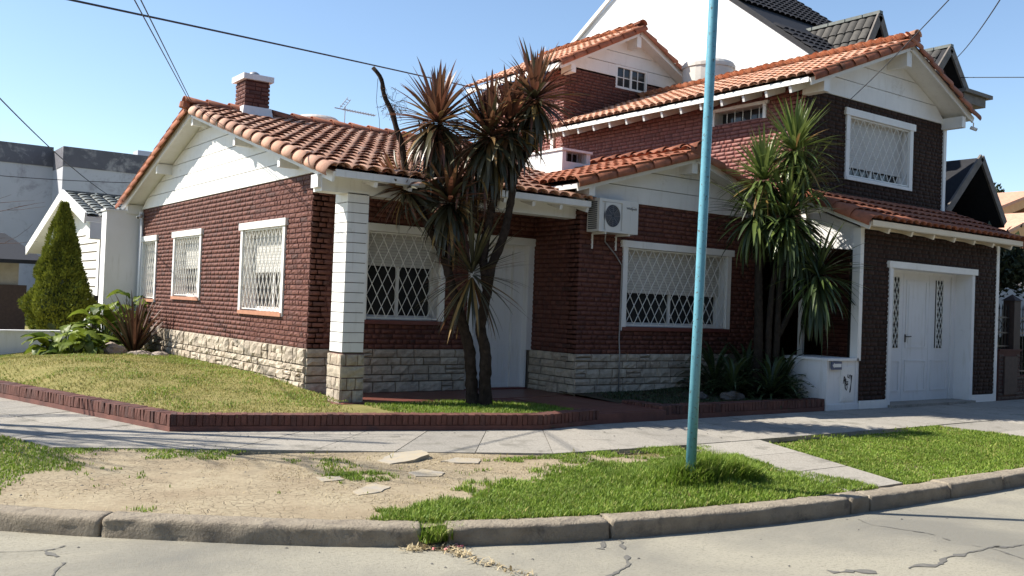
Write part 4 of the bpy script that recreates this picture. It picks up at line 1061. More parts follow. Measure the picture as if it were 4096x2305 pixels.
# ---------------------------------------------------------------- planters
def planter(label, runs, loc):
    p = empty('brick_planter', loc, label, 'planter wall')
    cnt = 0
    bv = [rough_block(.057, .125, .0, .002, 1, 2, .003) for _ in range(1)]
    meshes = []
    for _ in range(6):
        mb = MB(); j = lambda s=.003: rnd.uniform(-s, s)
        V = [(x+j(), y+j(.006), z+j()) for z in (0, .12) for x, y in ((-.028, 0), (.028, 0), (.028, .21), (-.028, .21))]
        V = [V[i] for i in range(8)]
        mb.add(V, [(0,3,2,1),(4,5,6,7),(0,1,5,4),(1,2,6,5),(2,3,7,6),(3,0,4,7)]); meshes.append(mesh_np('brick', mb.v, mb.f, PBRICK))
    core = MB()
    for (a, b) in runs:
        a = Vector(a); b = Vector(b); d = (b-a); L = d.length; d.normalize(); nrm = Vector((-d.y, d.x))  # inward is left of a->b
        Mx = Matrix(((d.x, nrm.x, 0, a.x), (d.y, nrm.y, 0, a.y), (0, 0, 1, 0), (0, 0, 0, 1)))
        core.M = Mx; core.box(-.0, L, .012, .20, -.03, .185); core.box(0, L, -.004, .2, -.03, .062)
        n = int(L/.0655)
        for i in range(n):
            obj('brick', meshes[rnd.randrange(6)], p, Mx @ T((i+.5)*L/n, -.002+rnd.uniform(-.004, .004), .068+rnd.uniform(-.003, .004)) @ Matrix.Rotation(rnd.uniform(-.03, .03), 4, 'Z'))
    core.build('footing', PMORT, p)
planter('long low dark red brick kerb round the left lawn and tree', [(PW0, PC), (PC, (7.08, 8.9)), ((7.08, 8.9), (8.15, 9.08))], (5, 9.8, 0))
planter('short low brick kerb of the shaded bed beside the utility box', [((9.37, 9.98), (9.37, 9.15)), ((9.37, 9.15), (12.94, 9.08))], (11, 9.15, 0))

# ---------------------------------------------------------------- blue pole
po = empty('street_pole', (5.96, 5.47, 0), 'tall pale blue painted metal pole rising out of the grass tuft', 'pole')
m = MB(); m.tube([(5.955, 5.47, -.05), (5.995, 5.47, 1.7), (6.065, 5.475, 4.6), (6.10, 5.475, 6.4)], [.044, .041, .041, .04], 24); m.build('shaft', BLUE, po, smooth=True)
m = MB(); m.lathe([(.05, 0), (.05, .05), (.03, .08), (0, .09)], 16, (6.10, 5.475, 6.38)); m.build('cap', BLUE, po)

# flagstones in the soil
for P, lab in (([(4.28, 7.85), (4.54, 8.05), (4.81, 7.93), (4.77, 7.72), (4.54, 7.63), (4.28, 7.64)], 'raised grey flagstone nearest the sidewalk, tilted with a dark edge'),
               ([(4.78, 7.52), (5.03, 7.65), (5.2, 7.49), (5.05, 7.3), (4.89, 7.38)], 'thin curved grey flagstone by the sidewalk edge'),
               ([(4.21, 7.17), (4.41, 7.27), (4.51, 7.03), (4.36, 6.9), (4.19, 7.0)], 'grey flagstone in the middle of the bare soil'),
               ([(3.42, 6.67), (3.72, 6.88), (3.77, 6.69), (3.57, 6.54), (3.40, 6.51)], 'worn grey flagstone sunk in soil nearest the kerb'),
               ([(3.42, 7.35), (3.63, 7.32), (3.58, 7.17), (3.38, 7.14)], 'pale half buried flagstone furthest left')):
    t_ = .022 if 'raised' in lab else .008
    c = Vector((sum(p[0] for p in P)/len(P), sum(p[1] for p in P)/len(P)))
    D = dense(P+[P[0]], .05)[:-1]; D = [(x+rnd.uniform(-.012, .012), y+rnd.uniform(-.012, .012)) for x, y in D]
    zz = verge_z(c.x, c.y); m = MB(); D = D[::-1] if False else D
    ar = sum(D[i][0]*D[(i+1) % len(D)][1]-D[(i+1) % len(D)][0]*D[i][1] for i in range(len(D)))
    if ar < 0: D = D[::-1]
    m.slab(D, zz-.05, zz+t_)
    if 'raised' in lab:
        m.v = [(x, y, z+(x-4.5)*.10 if z > zz else z) for x, y, z in m.v]
    o = m.build('flagstone', FLAG); tag(o, lab, 'paving stone', 'flagstones in the bare soil')

# cracks and tar on the road
def crack(pts, w, mat, name='road_crack', k=.976, jit=.5):
    P = dense([(x*k, y*k) for x, y in pts], .035); V = []; F = []
    for i, (x, y) in enumerate(P):
        a_ = P[max(0, i-1)]; b_ = P[min(len(P)-1, i+1)]; d = Vector((b_[0]-a_[0], b_[1]-a_[1])).normalized(); n = Vector((-d.y, d.x))
        ww = w*(.10+1.5*abs(noise.noise(Vector((x*9, y*9, 1)))))*(1+rnd.uniform(-jit, jit)); off = noise.noise(Vector((x*5, y*5, 3)))*.05
        V += [(x+n.x*(off+ww), y+n.y*(off+ww), ROADZ+.004), (x+n.x*(off-ww), y+n.y*(off-ww), ROADZ+.004)]
    for i in range(len(P)-1):
        if noise.noise(Vector((P[i][0]*4, P[i][1]*4, 8))) > -.18: F.append((2*i, 2*i+2, 2*i+3, 2*i+1))
    o = MB().add(V, F).build(name, mat); o['kind'] = 'structure'; return o
crack([(4.66, 5.11), (4.48, 4.9), (4.29, 4.72)], .035, TAR)
crack([(4.69, 5.12), (4.69, 4.92), (4.49, 4.69), (4.34, 4.5), (4.12, 4.37), (4.02, 4.32)], .022, TAR)
crack([(7.03, 4.66), (6.92, 4.35), (7.03, 4.1), (7.03, 3.92), (7.0, 3.73), (7.05, 3.53), (6.96, 3.2)], .016, TAR)
crack([(5.39, 3.71), (5.56, 3.64), (5.65, 3.53)], .045, TAR)
crack([(5.71, 3.48), (5.99, 3.48), (6.2, 3.45), (6.57, 3.5), (6.85, 3.5), (7.18, 3.49)], .035, TAR)
crack([(7.11, 3.48), (7.24, 3.41), (7.41, 3.41), (7.9, 3.2)], .04, TAR)
crack([(1.56, 6.75), (1.4, 6.65), (1.25, 6.54), (1.1, 6.56), (.96, 6.62), (.6, 6.7)], .012, TAR)
crack([(1.21, 6.54), (1.25, 6.35), (1.24, 6.16), (1.17, 6.01), (1.12, 5.92)], .022, TAR)
crack([(3.45, 5.2), (3.53, 4.9), (3.55, 4.65), (3.6, 4.2), (3.55, 3.6)], .012, TAR)
db = Joint_d = MB()
for _ in range(420):
    x = rnd.uniform(.5, 12); y = rnd.uniform(3.0, 10.2); kd_ = kerb_dist(x, y); s_ = rnd.uniform(.004, .012)
    z = ROADZ if kd_ < -.22 else (.012 if kd_ > .05 and y > 7.2 else None)
    if z is None or (kd_ < -.22 and rnd.random() > math.exp((kd_+.22)*1.2)): continue
    a_ = rnd.uniform(0, 3.14); c_, q_ = math.cos(a_)*s_*1.6, math.sin(a_)*s_*1.6
    db.add([(x-c_, y-q_, z+.001), (x+q_*.6, y-c_*.6, z+.002), (x+c_, y+q_, z+.001), (x-q_*.6, y+c_*.6, z+.002), (x, y, z+s_*.9)], [(0, 1, 4), (1, 2, 4), (2, 3, 4), (3, 0, 4), (3, 2, 1, 0)])
tag(db.build('pebbles', TAR), 'small pebbles and crumbs scattered on the road and sidewalk', 'pebbles', kind='stuff')
# ---------------------------------------------------------------- vegetation helpers
def grass(name, n, sampler, mat, h=(.03, .06), w=.004, lean=.5, **k):
    """one joined mesh of bent blades (2 quads -> narrow)"""
    pts = sampler(n); n = len(pts)
    if n == 0: return
    P = np.array(pts); hh = rng.uniform(h[0], h[1], n)*P[:, 3]; a = rng.uniform(0, 2*np.pi, n); ln = rng.uniform(.1, 1, n)*lean
    dx, dy = np.cos(a), np.sin(a); ox, oy = -dy, dx; ww = w*rng.uniform(.6, 1.3, n)
    V = np.zeros((n, 5, 3)); b = P[:, :3]
    def setv(i, t, side, wid):
        V[:, i, 0] = b[:, 0]+dx*hh*ln*t*t+ox*ww*side*wid; V[:, i, 1] = b[:, 1]+dy*hh*ln*t*t+oy*ww*side*wid; V[:, i, 2] = b[:, 2]+hh*(t-.25*ln*t*t)
    setv(0, 0, -1, 1); setv(1, 0, 1, 1); setv(2, .55, 1, .85); setv(3, .55, -1, .85); setv(4, 1, 0, 0)
    base_ = np.arange(n)*5
    F = np.concatenate([np.stack([base_, base_+1, base_+2], 1), np.stack([base_, base_+2, base_+3], 1), np.stack([base_+3, base_+2, base_+4], 1)])
    o = obj(name, fast_mesh(name, V.reshape(-1, 3), F, mat)); tag(o, **k); o['kind'] = 'stuff'; return o
def memo(f, st=.035):
    D = {}
    def g_(x, y):
        k = (round(x/st), round(y/st))
        if k not in D: D[k] = f(k[0]*st, k[1]*st)
        return D[k]
    return g_
def sample(n, box_, zf, dens):
    zf = memo(zf, .06); dens = memo(dens)
    x0, x1, y0, y1 = box_; out = []
    X = rng.uniform(x0, x1, n); Y = rng.uniform(y0, y1, n); Q = rng.random(n)
    for x, y, q in zip(X, Y, Q):
        d, s_ = dens(x, y)
        if q < d: out.append((x, y, zf(x, y), s_))
    return out
def nz(x, y, s, o=0): return noise.noise(Vector((x*s, y*s, o)))
WALK = [(1.80, 9.62), (6.05, 7.42), (7.75, 7.30), (13.0, 7.22)]
def outer_line(x, y):
    """distance outward (towards the street) from the sidewalk's outer edge"""
    if x < 1.8 or y > 9.62: 
        # left run: line through (1.80,9.62) direction LD
        return -((x-1.80)*.965+(y-9.62)*.262)
    pts = WALK+[(40, 7.22)]
    for a_, b_ in zip(pts[:-1], pts[1:]):
        if a_[0] <= x <= b_[0]: return (a_[1]+(b_[1]-a_[1])*(x-a_[0])/(b_[0]-a_[0]))-y
    return -1
def on_path(x, y):
    t = (7.25-y)/2.5; return 7.95-.75*t < x < 9.08-1.03*t
def verge_dens(x, y):
    kd = kerb_dist(x, y); ol = outer_line(x, y)
    if kd < .0 or ol < .01: return 0, 0
    if on_path(x, y):
        t = (7.25-y)/2.5; e = x-(7.95-.75*t); lim = .06+.25*max(0, nz(x, y, 3, 5))+.35*sm(5.9, 4.9, y)
        if e > lim: return 0, 0
    if 13.0 < x < 17.6: return 0, 0
    n1 = nz(x, y, 1.7)*.5+nz(x, y, 4.5, 2)*.35+nz(x, y, 13, 4)*.25
    if x > 8.2:   # right lawn
        d = .62+.75*n1-.7*sm(.5, .1, ol)*sm(14, 11, x); return max(0, d), .62+.5*n1
    # main dense patch around the pole
    bx = (y-(4.95+(x-2.9)*.0)); edge = 5.68+.42*sm(2.9, 4.0, x)*1.0+.68*sm(3.6, 5.0, x)+.15*sm(5, 7, x)-.1*sm(7, 8, x)
    edge -= .22*sm(3.2, 4.6, x); v = (edge-y)+n1*.55
    if x < 2.85+.2*n1: v = -1
    d = sm(-.03, .10, v)
    sc = .78+.6*math.exp(-((x-6.3)**2/.45+(y-5.62)**2/.18))+.75*n1
    if 3.25 < x < 3.55 and kd < .35: d = max(d, .9)
    # strip along the sidewalk at the left and sparse tufts
    vl = (.42-ol)+n1*.9-1.3*sm(2.8, 4.4, x)
    dl = sm(-.05, .3, vl)*.85 if x > 1.7 else 0
    if x < 2.6: dl = max(dl, sm(-.12, .35, y-(7.85+(x-1.1)*1.15)+n1*.9)*.9)
    dt = sm(.10, .30, n1+.22*sm(.8, .0, ol))*.6 if x > 3.5 else sm(.34, .45, n1)*.5
    if d > max(dl, dt): return d, sc
    return max(dl, dt), .55+.2*n1
grass('verge_grass', 150000, lambda n: sample(n, (2.6, 8.25, 4.75, 7.4), verge_z, verge_dens), GR_A, (.035, .075), .0042, .9, label='lush bright green grass growing along the kerb round the blue pole', cat='grass')
grass('verge_grass', 120000, lambda n: sample(n, (-.6, 4.0, 6.2, 11.5), verge_z, verge_dens), GR_A, (.03, .055), .0042, .8, label='green grass strip at the left corner between sidewalk and bare soil', cat='grass')
grass('verge_grass', 110000, lambda n: sample(n, (8.0, 13.0, 4.75, 7.25), verge_z, verge_dens), GR_A, (.03, .06), .0048, .9, label='right hand lawn between the cross path and the driveway', cat='grass')
grass('verge_grass', 30000, lambda n: sample(n, (17.6, 30.0, 4.8, 7.2), lambda x, y: -.012, lambda x, y: (.8, .7)), GR_A, (.04, .07), .008, .9, label='far lawn strip beyond the driveway', cat='grass')
def mixed_d(x, y):
    d, s_ = verge_dens(x, y); return (d*sm(.1, .3, nz(x, y, 3.1, 21))*.8, 1.0)
grass('verge_weeds', 16000, lambda n: sample(n, (0, 13.0, 4.75, 10), verge_z, mixed_d), GR_B, (.03, .08), .005, 1.2, label='yellowed stalks and weeds mixed into the verge grass', cat='weeds')
def tuft_d(x, y):
    q = ((x-6.32)/.62)**2+((y-5.52)/.24)**2
    return (sm(1.1, .5, q), 1.25-.7*min(1, q)+.3*nz(x, y, 5)) if kerb_dist(x, y) > .08 else (0, 0)
grass('grass_tuft', 15000, lambda n: sample(n, (5.6, 7.0, 5.2, 5.85), verge_z, tuft_d), GR_A, (.10, .24), .005, .9, label='tall unmown grass tuft round the foot of the blue pole', cat='grass')
def dry_d(x, y):
    kd = kerb_dist(x, y); ol = outer_line(x, y)
    if kd < .05 or ol < .02 or on_path(x, y): return 0, 0
    return max(0, .35+.9*nz(x, y, 2.2, 9)+.5*nz(x, y, 9, 3)-.5*sm(3.6, 2.4, x)), .8
grass('dry_straw', 60000, lambda n: sample(n, (1.2, 8.0, 5.3, 9.3), verge_z, dry_d), GR_C, (.010, .026), .0024, 2.6, label='dry straw clippings strewn over the bare soil', cat='dry grass')
def lawn_d(x, y):
    if not in_poly(x, y, GL): return 0, 0
    q = Vector((x, y))-PC; 
    if q.dot(Vector((.965, .262))) < .22: return 0, 0
    if y < 10.9-.0 and x > 5.2: return 0, 0
    return .72+.5*nz(x, y, 1.1, 3), .8+.8*nz(x, y, 1.6)
def lawn_g(x, y):
    d, s_ = lawn_d(x, y); 
    near = sm(1.2, .2, abs(5.48-x)); return d*sm(-.1, .35, nz(x, y, 1.3, 7)+.3*nz(x, y, 5, 2)+near*.6-.05), s_*1.1
grass('lawn_grass', 90000, lambda n: sample(n, (0, 5.5, 10.0, 20.5), lawn_z, lawn_d), GR_B, (.022, .042), .0046, 1.1, label='short yellowing lawn inside the low brick kerb', cat='grass')
grass('lawn_grass', 50000, lambda n: sample(n, (0, 5.5, 10.0, 20.5), lawn_z, lawn_g), GR_A, (.025, .05), .005, .9, label='greener tufts scattered through the yellowing lawn', cat='grass')
def strip_d(x, y):
    if not in_poly(x, y, GL) or y > 10.95 or x < 5.7: return 0, 0
    dd = Vector((x, y))-PC; e = (dd.x*.321+dd.y*.947)
    return (sm(.2, .3, e))*(.7+.8*nz(x, y, 2.5)), 1
grass('bed_grass', 16000, lambda n: sample(n, (5.7, 8.1, 9.2, 11.0), lambda x, y: .13, strip_d), GR_A, (.03, .06), .0045, .9, label='strip of grass round the foot of the bronze leaved tree', cat='grass')
grass('bed_grass', 16000, lambda n: sample(n, (9.5, 12.9, 9.3, 11.0), bed_z, lambda x, y: (.5+nz(x, y, 2), .8)), L_DGR, (.03, .05), .005, 1.2, label='thin dark grass in the shaded bed below the wide window', cat='grass')

def blade_path(L, elev, droop, n=7):
    P = [(0, 0)]; a = math.radians(elev); ds = L/n
    for i in range(n):
        t = (i+.5)/n; ang = a-math.radians(droop)*t*t*1.2
        ang = max(ang, -math.radians(88)); P.append((P[-1][0]+math.cos(ang)*ds, P[-1][1]+math.sin(ang)*ds))
    return P
def leaf_geo(L, W_, elev, droop, n=7, fold=.25, r_off=.03, kink=None):
    P = blade_path(L, elev, droop, n); V = []; F = []
    for i, (x, z) in enumerate(P):
        t = i/n; w = W_*(.45+.9*t-0*t) if t < .3 else W_*(.72+.28*math.sin(math.pi*(t-.0)*.9)) if False else W_*min(1, .5+2.2*t)*(1-t**2.6)+.0008
        d = (P[min(i+1, n)][0]-P[max(i-1, 0)][0], P[min(i+1, n)][1]-P[max(i-1, 0)][1]); l = math.hypot(*d); nx, nz_ = -d[1]/l, d[0]/l
        V += [(x+r_off+nx*w*fold, -w, z+nz_*w*fold), (x+r_off, 0, z), (x+r_off+nx*w*fold, w, z+nz_*w*fold)]
    for i in range(n):
        for k in (0, 1): F.append((3*i+k, 3*i+3+k, 3*i+4+k, 3*i+1+k))
    return np.array(V), F
ELV = [85, 70, 55, 40, 25, 10, -8, -25, -45, -65]
def make_leafset(L, W_, droops):
    return {(e, i): leaf_geo(L*rnd.uniform(.85, 1.1), W_*rnd.uniform(.8, 1.15), ELV[e]+rnd.uniform(-6, 6), droops(ELV[e])*rnd.uniform(.6, 1.3)) for e in range(len(ELV)) for i in range(3)}
class Plant:
    def __init__(s, root, nobj, key, leafset, name='leaf', stuff='foliage'):
        s.root = root; s.n = nobj; s.key = key; s.ls = leafset; s.items = []; s.name = name; s.stuff = stuff
    def leaf(s, c, az, e, mat, sc=1.0, tilt=0):
        s.items.append((Matrix.Translation(c) @ Matrix.Rotation(az, 4, 'Z') @ Matrix.Rotation(tilt, 4, 'X') @ Matrix.Diagonal((sc, sc, sc, 1)), e, rnd.randrange(3), mat))
    def rosette(s, c, n, mats, sc=1.0, emin=-65, emax=88, axis=None, crown=.10):
        c = Vector(c); A = Matrix.Identity(4)
        if axis is not None: A = Vector((0, 0, 1)).rotation_difference(Vector(axis).normalized()).to_matrix().to_4x4()
        for i in range(n):
            t = (i+.5)/n; el = emax-(emax-emin)*(t**.95)+rnd.uniform(-8, 8); e = min(range(len(ELV)), key=lambda q: abs(ELV[q]-el))
            az = i*2.39996+rnd.uniform(-.3, .3); mat = mats(el)
            h = (.5-t)*crown*2
            s.items.append((Matrix.Translation(c) @ A @ Matrix.Translation((0, 0, h)) @ Matrix.Rotation(az, 4, 'Z') @ Matrix.Diagonal((sc*rnd.uniform(.8, 1.1),)*3+(1,)), e, rnd.randrange(3), mat))
    def build(s):
        it = s.items; rnd.shuffle(it); ms = {}
        for M, e, i, mat in it[:s.n]:
            k = (e, i, mat.name)
            if k not in ms: ms[k] = mesh_np(s.name, s.ls[(e, i)][0], s.ls[(e, i)][1], mat, False)
            obj(s.name, ms[k], s.root, M)
        bym = {}
        for M, e, i, mat in it[s.n:]:
            bym.setdefault(mat.name, (mat, Joint()))[1].add(s.ls[(e, i)], M)
        for mat, J in bym.values(): J.build(s.stuff, mat, s.root, False)
def twig_cluster(c, r_, n, mb, th=.0025, down=.2):
    c = Vector(c)
    for _ in range(n):
        d = Vector((rnd.gauss(0, 1), rnd.gauss(0, 1), rnd.gauss(-down, .8))).normalized(); p = c+d*r_*.15; P = [p]
        for k in range(4):
            d = (d+Vector((rnd.gauss(0, .35), rnd.gauss(0, .35), rnd.gauss(-.05, .35)))).normalized(); p = p+d*r_*.25; P.append(p)
            if k > 0:
                q = (d+Vector((rnd.gauss(0, .8), rnd.gauss(0, .8), rnd.gauss(0, .8)))).normalized()
                mb.tube([p, p+q*r_*.16, p+q*r_*.16+Vector((rnd.gauss(0, .02), rnd.gauss(0, .02), rnd.gauss(0, .02)))], th*.9, 3, False)
        mb.tube(P, th, 3, False)

def lit_d(x, y):
    q = math.hypot((x-3.36)/.32, (y-5.32)/.10); t = min(1, max(0, (5.3-y)/.9)); d2 = abs(x-(3.36+.12*t))
    return max(sm(1, .3, q), sm(.07, .02, d2)*(1-t)*.8 if y < 5.3 else 0), 1
grass('dry_litter', 5000, lambda n: sample(n, (3.0, 3.8, 4.3, 5.45), lambda x, y: ROADZ+.004, lit_d), GR_C, (.02, .05), .006, 3.0, label='dry leaves and straw swept into the gutter at the broken kerb joint', cat='litter')
grass('weed_clump', 900, lambda n: sample(n, (3.26, 3.52, 5.28, 5.62), lambda x, y: -.09, lambda x, y: (1, 1)), GR_A, (.06, .14), .005, 1.1, label='green weeds growing in the gap between two kerb stones', cat='weeds')
pe = MB()
for _ in range(9):
    x, y = 3.42+rnd.gauss(0, .09), 5.24+rnd.gauss(0, .03); pe.box(x-.009, x+.009, y-.007, y+.007, ROADZ+.008, ROADZ+.02)
o = pe.build('petals', PETAL); tag(o, 'few pink fallen petals in the gutter litter', 'petals', kind='stuff')
# ---------------------------------------------------------------- bronze leaved tree
ct = empty('cordyline_tree', (7.19, 10.44, .1), 'bronze leaved cabbage tree with forked dark trunks behind the low brick kerb', 'tree')
A_ = [(7.13, 10.49, 0.05), (7.1, 10.51, .45), (7.07, 10.53, 0.88), (6.9, 10.65, 1.52), (6.74, 10.77, 2.15), (6.57, 10.89, 2.51), (6.46, 10.98, 2.77), (6.34, 11.06, 3.07), (6.29, 11.1, 3.27), (6.26, 11.12, 3.46), (6.24, 11.14, 3.65), (6.17, 11.19, 3.84), (6.15, 11.21, 3.96), (6.1, 11.24, 4.13), (6.03, 11.29, 4.23), (6.01, 11.31, 4.38), (6.0, 11.31, 4.49), (5.95, 11.35, 4.59), (5.89, 11.39, 4.65)]
B_ = [(7.26, 10.4, 0.05), (7.25, 10.4, .5), (7.24, 10.4, 0.89), (7.17, 10.46, 1.16), (7.24, 10.4, 1.72), (7.26, 10.39, 2.01), (7.33, 10.34, 2.2), (7.4, 10.28, 2.48), (7.44, 10.26, 2.76), (7.46, 10.24, 2.95), (7.48, 10.23, 3.23), (7.6, 10.14, 3.53), (7.7, 10.07, 3.69), (7.75, 10.03, 3.85), (7.71, 10.06, 4.03), (7.68, 10.08, 4.25)]
C_ = [(7.23, 10.4, 1.7), (7.16, 10.44, 2.1), (7.20, 10.4, 2.5), (7.25, 10.39, 2.85), (7.3, 10.36, 3.13), (7.24, 10.4, 3.47), (7.2, 10.43, 3.70)]
D_ = [(6.74, 10.77, 2.15), (6.65, 10.84, 2.69), (6.61, 10.86, 3.19), (6.63, 10.85, 3.55), (6.62, 10.86, 3.86)]
E_ = [(6.57, 10.89, 2.51), (6.44, 10.99, 2.84), (6.3, 11.07, 2.98)]
F_ = [(6.80, 10.72, 1.95), (6.80, 10.73, 2.48), (6.79, 10.74, 2.80)]
G_ = [(7.46, 10.24, 2.95), (7.44, 10.27, 3.4), (7.42, 10.28, 3.8)]
H_ = [(6.10, 11.22, 4.05), (6.25, 11.12, 4.0), (6.42, 11.02, 3.9)]
def trunk(P, r0_, r1_, name, root, mat=BARK, fine=.05):
    Q = []
    for a_, b_ in zip(P[:-1], P[1:]):
        a_ = Vector(a_); b_ = Vector(b_); n = max(1, int((b_-a_).length/fine)); Q += [a_.lerp(b_, i/n) for i in range(n)]
    Q.append(Vector(P[-1])); 
    for _ in range(3): Q = [Q[0]]+[(Q[i-1]+Q[i]*2+Q[i+1])/4 for i in range(1, len(Q)-1)]+[Q[-1]]
    n = len(Q); rad = [r0_+(r1_-r0_)*(i/(n-1))+rnd.uniform(-.003, .003) for i in range(n)]
    if name == 'trunk' and r0_ > .07: rad[:6] = [rad[i]*(1.28-.05*i) for i in range(6)]
    mb = MB(); mb.tube(Q, rad, 10, True, .10); mb.build(name, mat, root, smooth=True)
trunk(A_, .086, .028, 'trunk', ct); trunk(B_, .088, .036, 'trunk', ct)
for P, r0_, r1_ in ((C_, .065, .045), (D_, .055, .04), (E_, .05, .035), (F_, .05, .035), (G_, .04, .03)): trunk(P, r0_, r1_, 'branch', ct)
ls = make_leafset(.68, .033, lambda e: 10 if e > 45 else 20 if e > 0 else 26)
pc = Plant(ct, 240, 'cord', ls); pc6 = Plant(ct, 60, 'cord', make_leafset(.90, .021, lambda e: 10 if e > 0 else 16))
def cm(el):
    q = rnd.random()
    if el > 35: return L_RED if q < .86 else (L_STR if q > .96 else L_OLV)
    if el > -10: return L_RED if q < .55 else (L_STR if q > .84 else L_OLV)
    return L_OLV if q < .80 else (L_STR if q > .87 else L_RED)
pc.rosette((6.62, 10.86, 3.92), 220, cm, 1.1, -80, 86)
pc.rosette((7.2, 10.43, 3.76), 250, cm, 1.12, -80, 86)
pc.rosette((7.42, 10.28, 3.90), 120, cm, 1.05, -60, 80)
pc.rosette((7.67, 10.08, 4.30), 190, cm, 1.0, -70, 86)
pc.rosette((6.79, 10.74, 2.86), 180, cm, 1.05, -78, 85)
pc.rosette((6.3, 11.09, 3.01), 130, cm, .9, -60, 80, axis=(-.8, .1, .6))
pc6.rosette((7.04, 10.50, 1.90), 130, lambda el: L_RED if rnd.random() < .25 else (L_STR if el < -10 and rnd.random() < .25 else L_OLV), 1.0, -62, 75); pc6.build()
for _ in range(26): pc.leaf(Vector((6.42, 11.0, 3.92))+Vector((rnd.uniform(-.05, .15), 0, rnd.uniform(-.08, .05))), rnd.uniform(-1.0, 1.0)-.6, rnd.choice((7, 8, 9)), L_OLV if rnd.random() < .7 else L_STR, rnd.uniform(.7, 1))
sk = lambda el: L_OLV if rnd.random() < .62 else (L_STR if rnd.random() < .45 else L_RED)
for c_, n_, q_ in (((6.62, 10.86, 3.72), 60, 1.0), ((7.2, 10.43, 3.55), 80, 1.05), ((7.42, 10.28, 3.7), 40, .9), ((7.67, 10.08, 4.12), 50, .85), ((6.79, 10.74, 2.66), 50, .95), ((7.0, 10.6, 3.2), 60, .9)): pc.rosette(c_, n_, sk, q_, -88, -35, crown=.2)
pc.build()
tw = MB()
twig_cluster((6.63, 10.78, 3.84), .25, 60, tw); twig_cluster((7.22, 10.33, 3.70), .30, 90, tw); twig_cluster((6.13, 11.2, 4.18), .20, 36, tw); twig_cluster((7.7, 10.05, 4.62), .12, 14, tw); twig_cluster((7.1, 10.4, 2.8), .25, 50, tw); twig_cluster((7.0, 10.5, 2.95), .2, 30, tw)
tw.tube([(5.94, 11.33, 4.5), (5.93, 11.33, 4.2), (5.97, 11.3, 3.95), (5.99, 11.3, 3.72)], .004, 4)
o = tw.build('flower_stalks', FLOW, ct); o['kind'] = 'stuff'

# ---------------------------------------------------------------- green dracaena
gt_ = empty('dracaena_tree', (12.35, 9.85, .2), 'tall green sword leaved palm-like tree in the shaded bed beside the garage', 'tree')
trunk([(12.3, 9.9, 0.1), (12.29, 9.91, 1.28), (12.26, 9.93, 2.27), (12.29, 9.9, 3.0), (12.29, 9.91, 3.6)], .085, .05, 'trunk', gt_, GBARK)
trunk([(12.43, 9.8, 0.1), (12.42, 9.81, 1.28), (12.45, 9.79, 1.96), (12.55, 9.72, 2.62), (12.63, 9.66, 3.0)], .055, .04, 'trunk', gt_, GBARK)
trunk([(12.52, 9.74, 0.1), (12.54, 9.72, 1.84), (12.65, 9.64, 2.76), (12.71, 9.6, 3.54), (12.69, 9.61, 4.12)], .055, .04, 'trunk', gt_, GBARK)
trunk([(12.54, 9.73, 1.13), (12.76, 9.57, 1.72), (13.04, 9.36, 2.12)], .05, .035, 'branch', gt_, GBARK)
ls2 = make_leafset(.80, .030, lambda e: 12 if e > 45 else 24 if e > 0 else 30)
pg = Plant(gt_, 300, 'drac', ls2)
gm_ = lambda el: L_GRN if rnd.random() < (.93 if el > -20 else .75) else (L_DGR if rnd.random() < .6 else L_STR)
pg.rosette((12.69, 9.61, 4.2), 230, gm_, 1.0, -62, 86)
pg.rosette((12.29, 9.91, 3.69), 220, gm_, .98, -75, 86)
pg.rosette((12.63, 9.66, 3.10), 250, gm_, 1.1, -70, 80)
pg.rosette((12.80, 9.54, 3.67), 110, gm_, .85, -40, 86)
pg.rosette((13.04, 9.36, 2.15), 150, lambda el: L_DGR if rnd.random() < .6 else L_GRN, 1.1, -80, 60)
pg.rosette((12.19, 9.98, 3.1), 120, lambda el: L_DGR if rnd.random() < .5 else L_GRN, 1.05, -80, 50)
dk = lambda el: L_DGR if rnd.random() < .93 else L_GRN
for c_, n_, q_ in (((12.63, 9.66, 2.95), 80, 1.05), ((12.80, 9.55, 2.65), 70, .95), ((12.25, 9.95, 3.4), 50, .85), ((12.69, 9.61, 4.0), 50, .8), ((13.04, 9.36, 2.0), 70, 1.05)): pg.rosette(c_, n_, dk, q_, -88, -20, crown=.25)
pg.build()

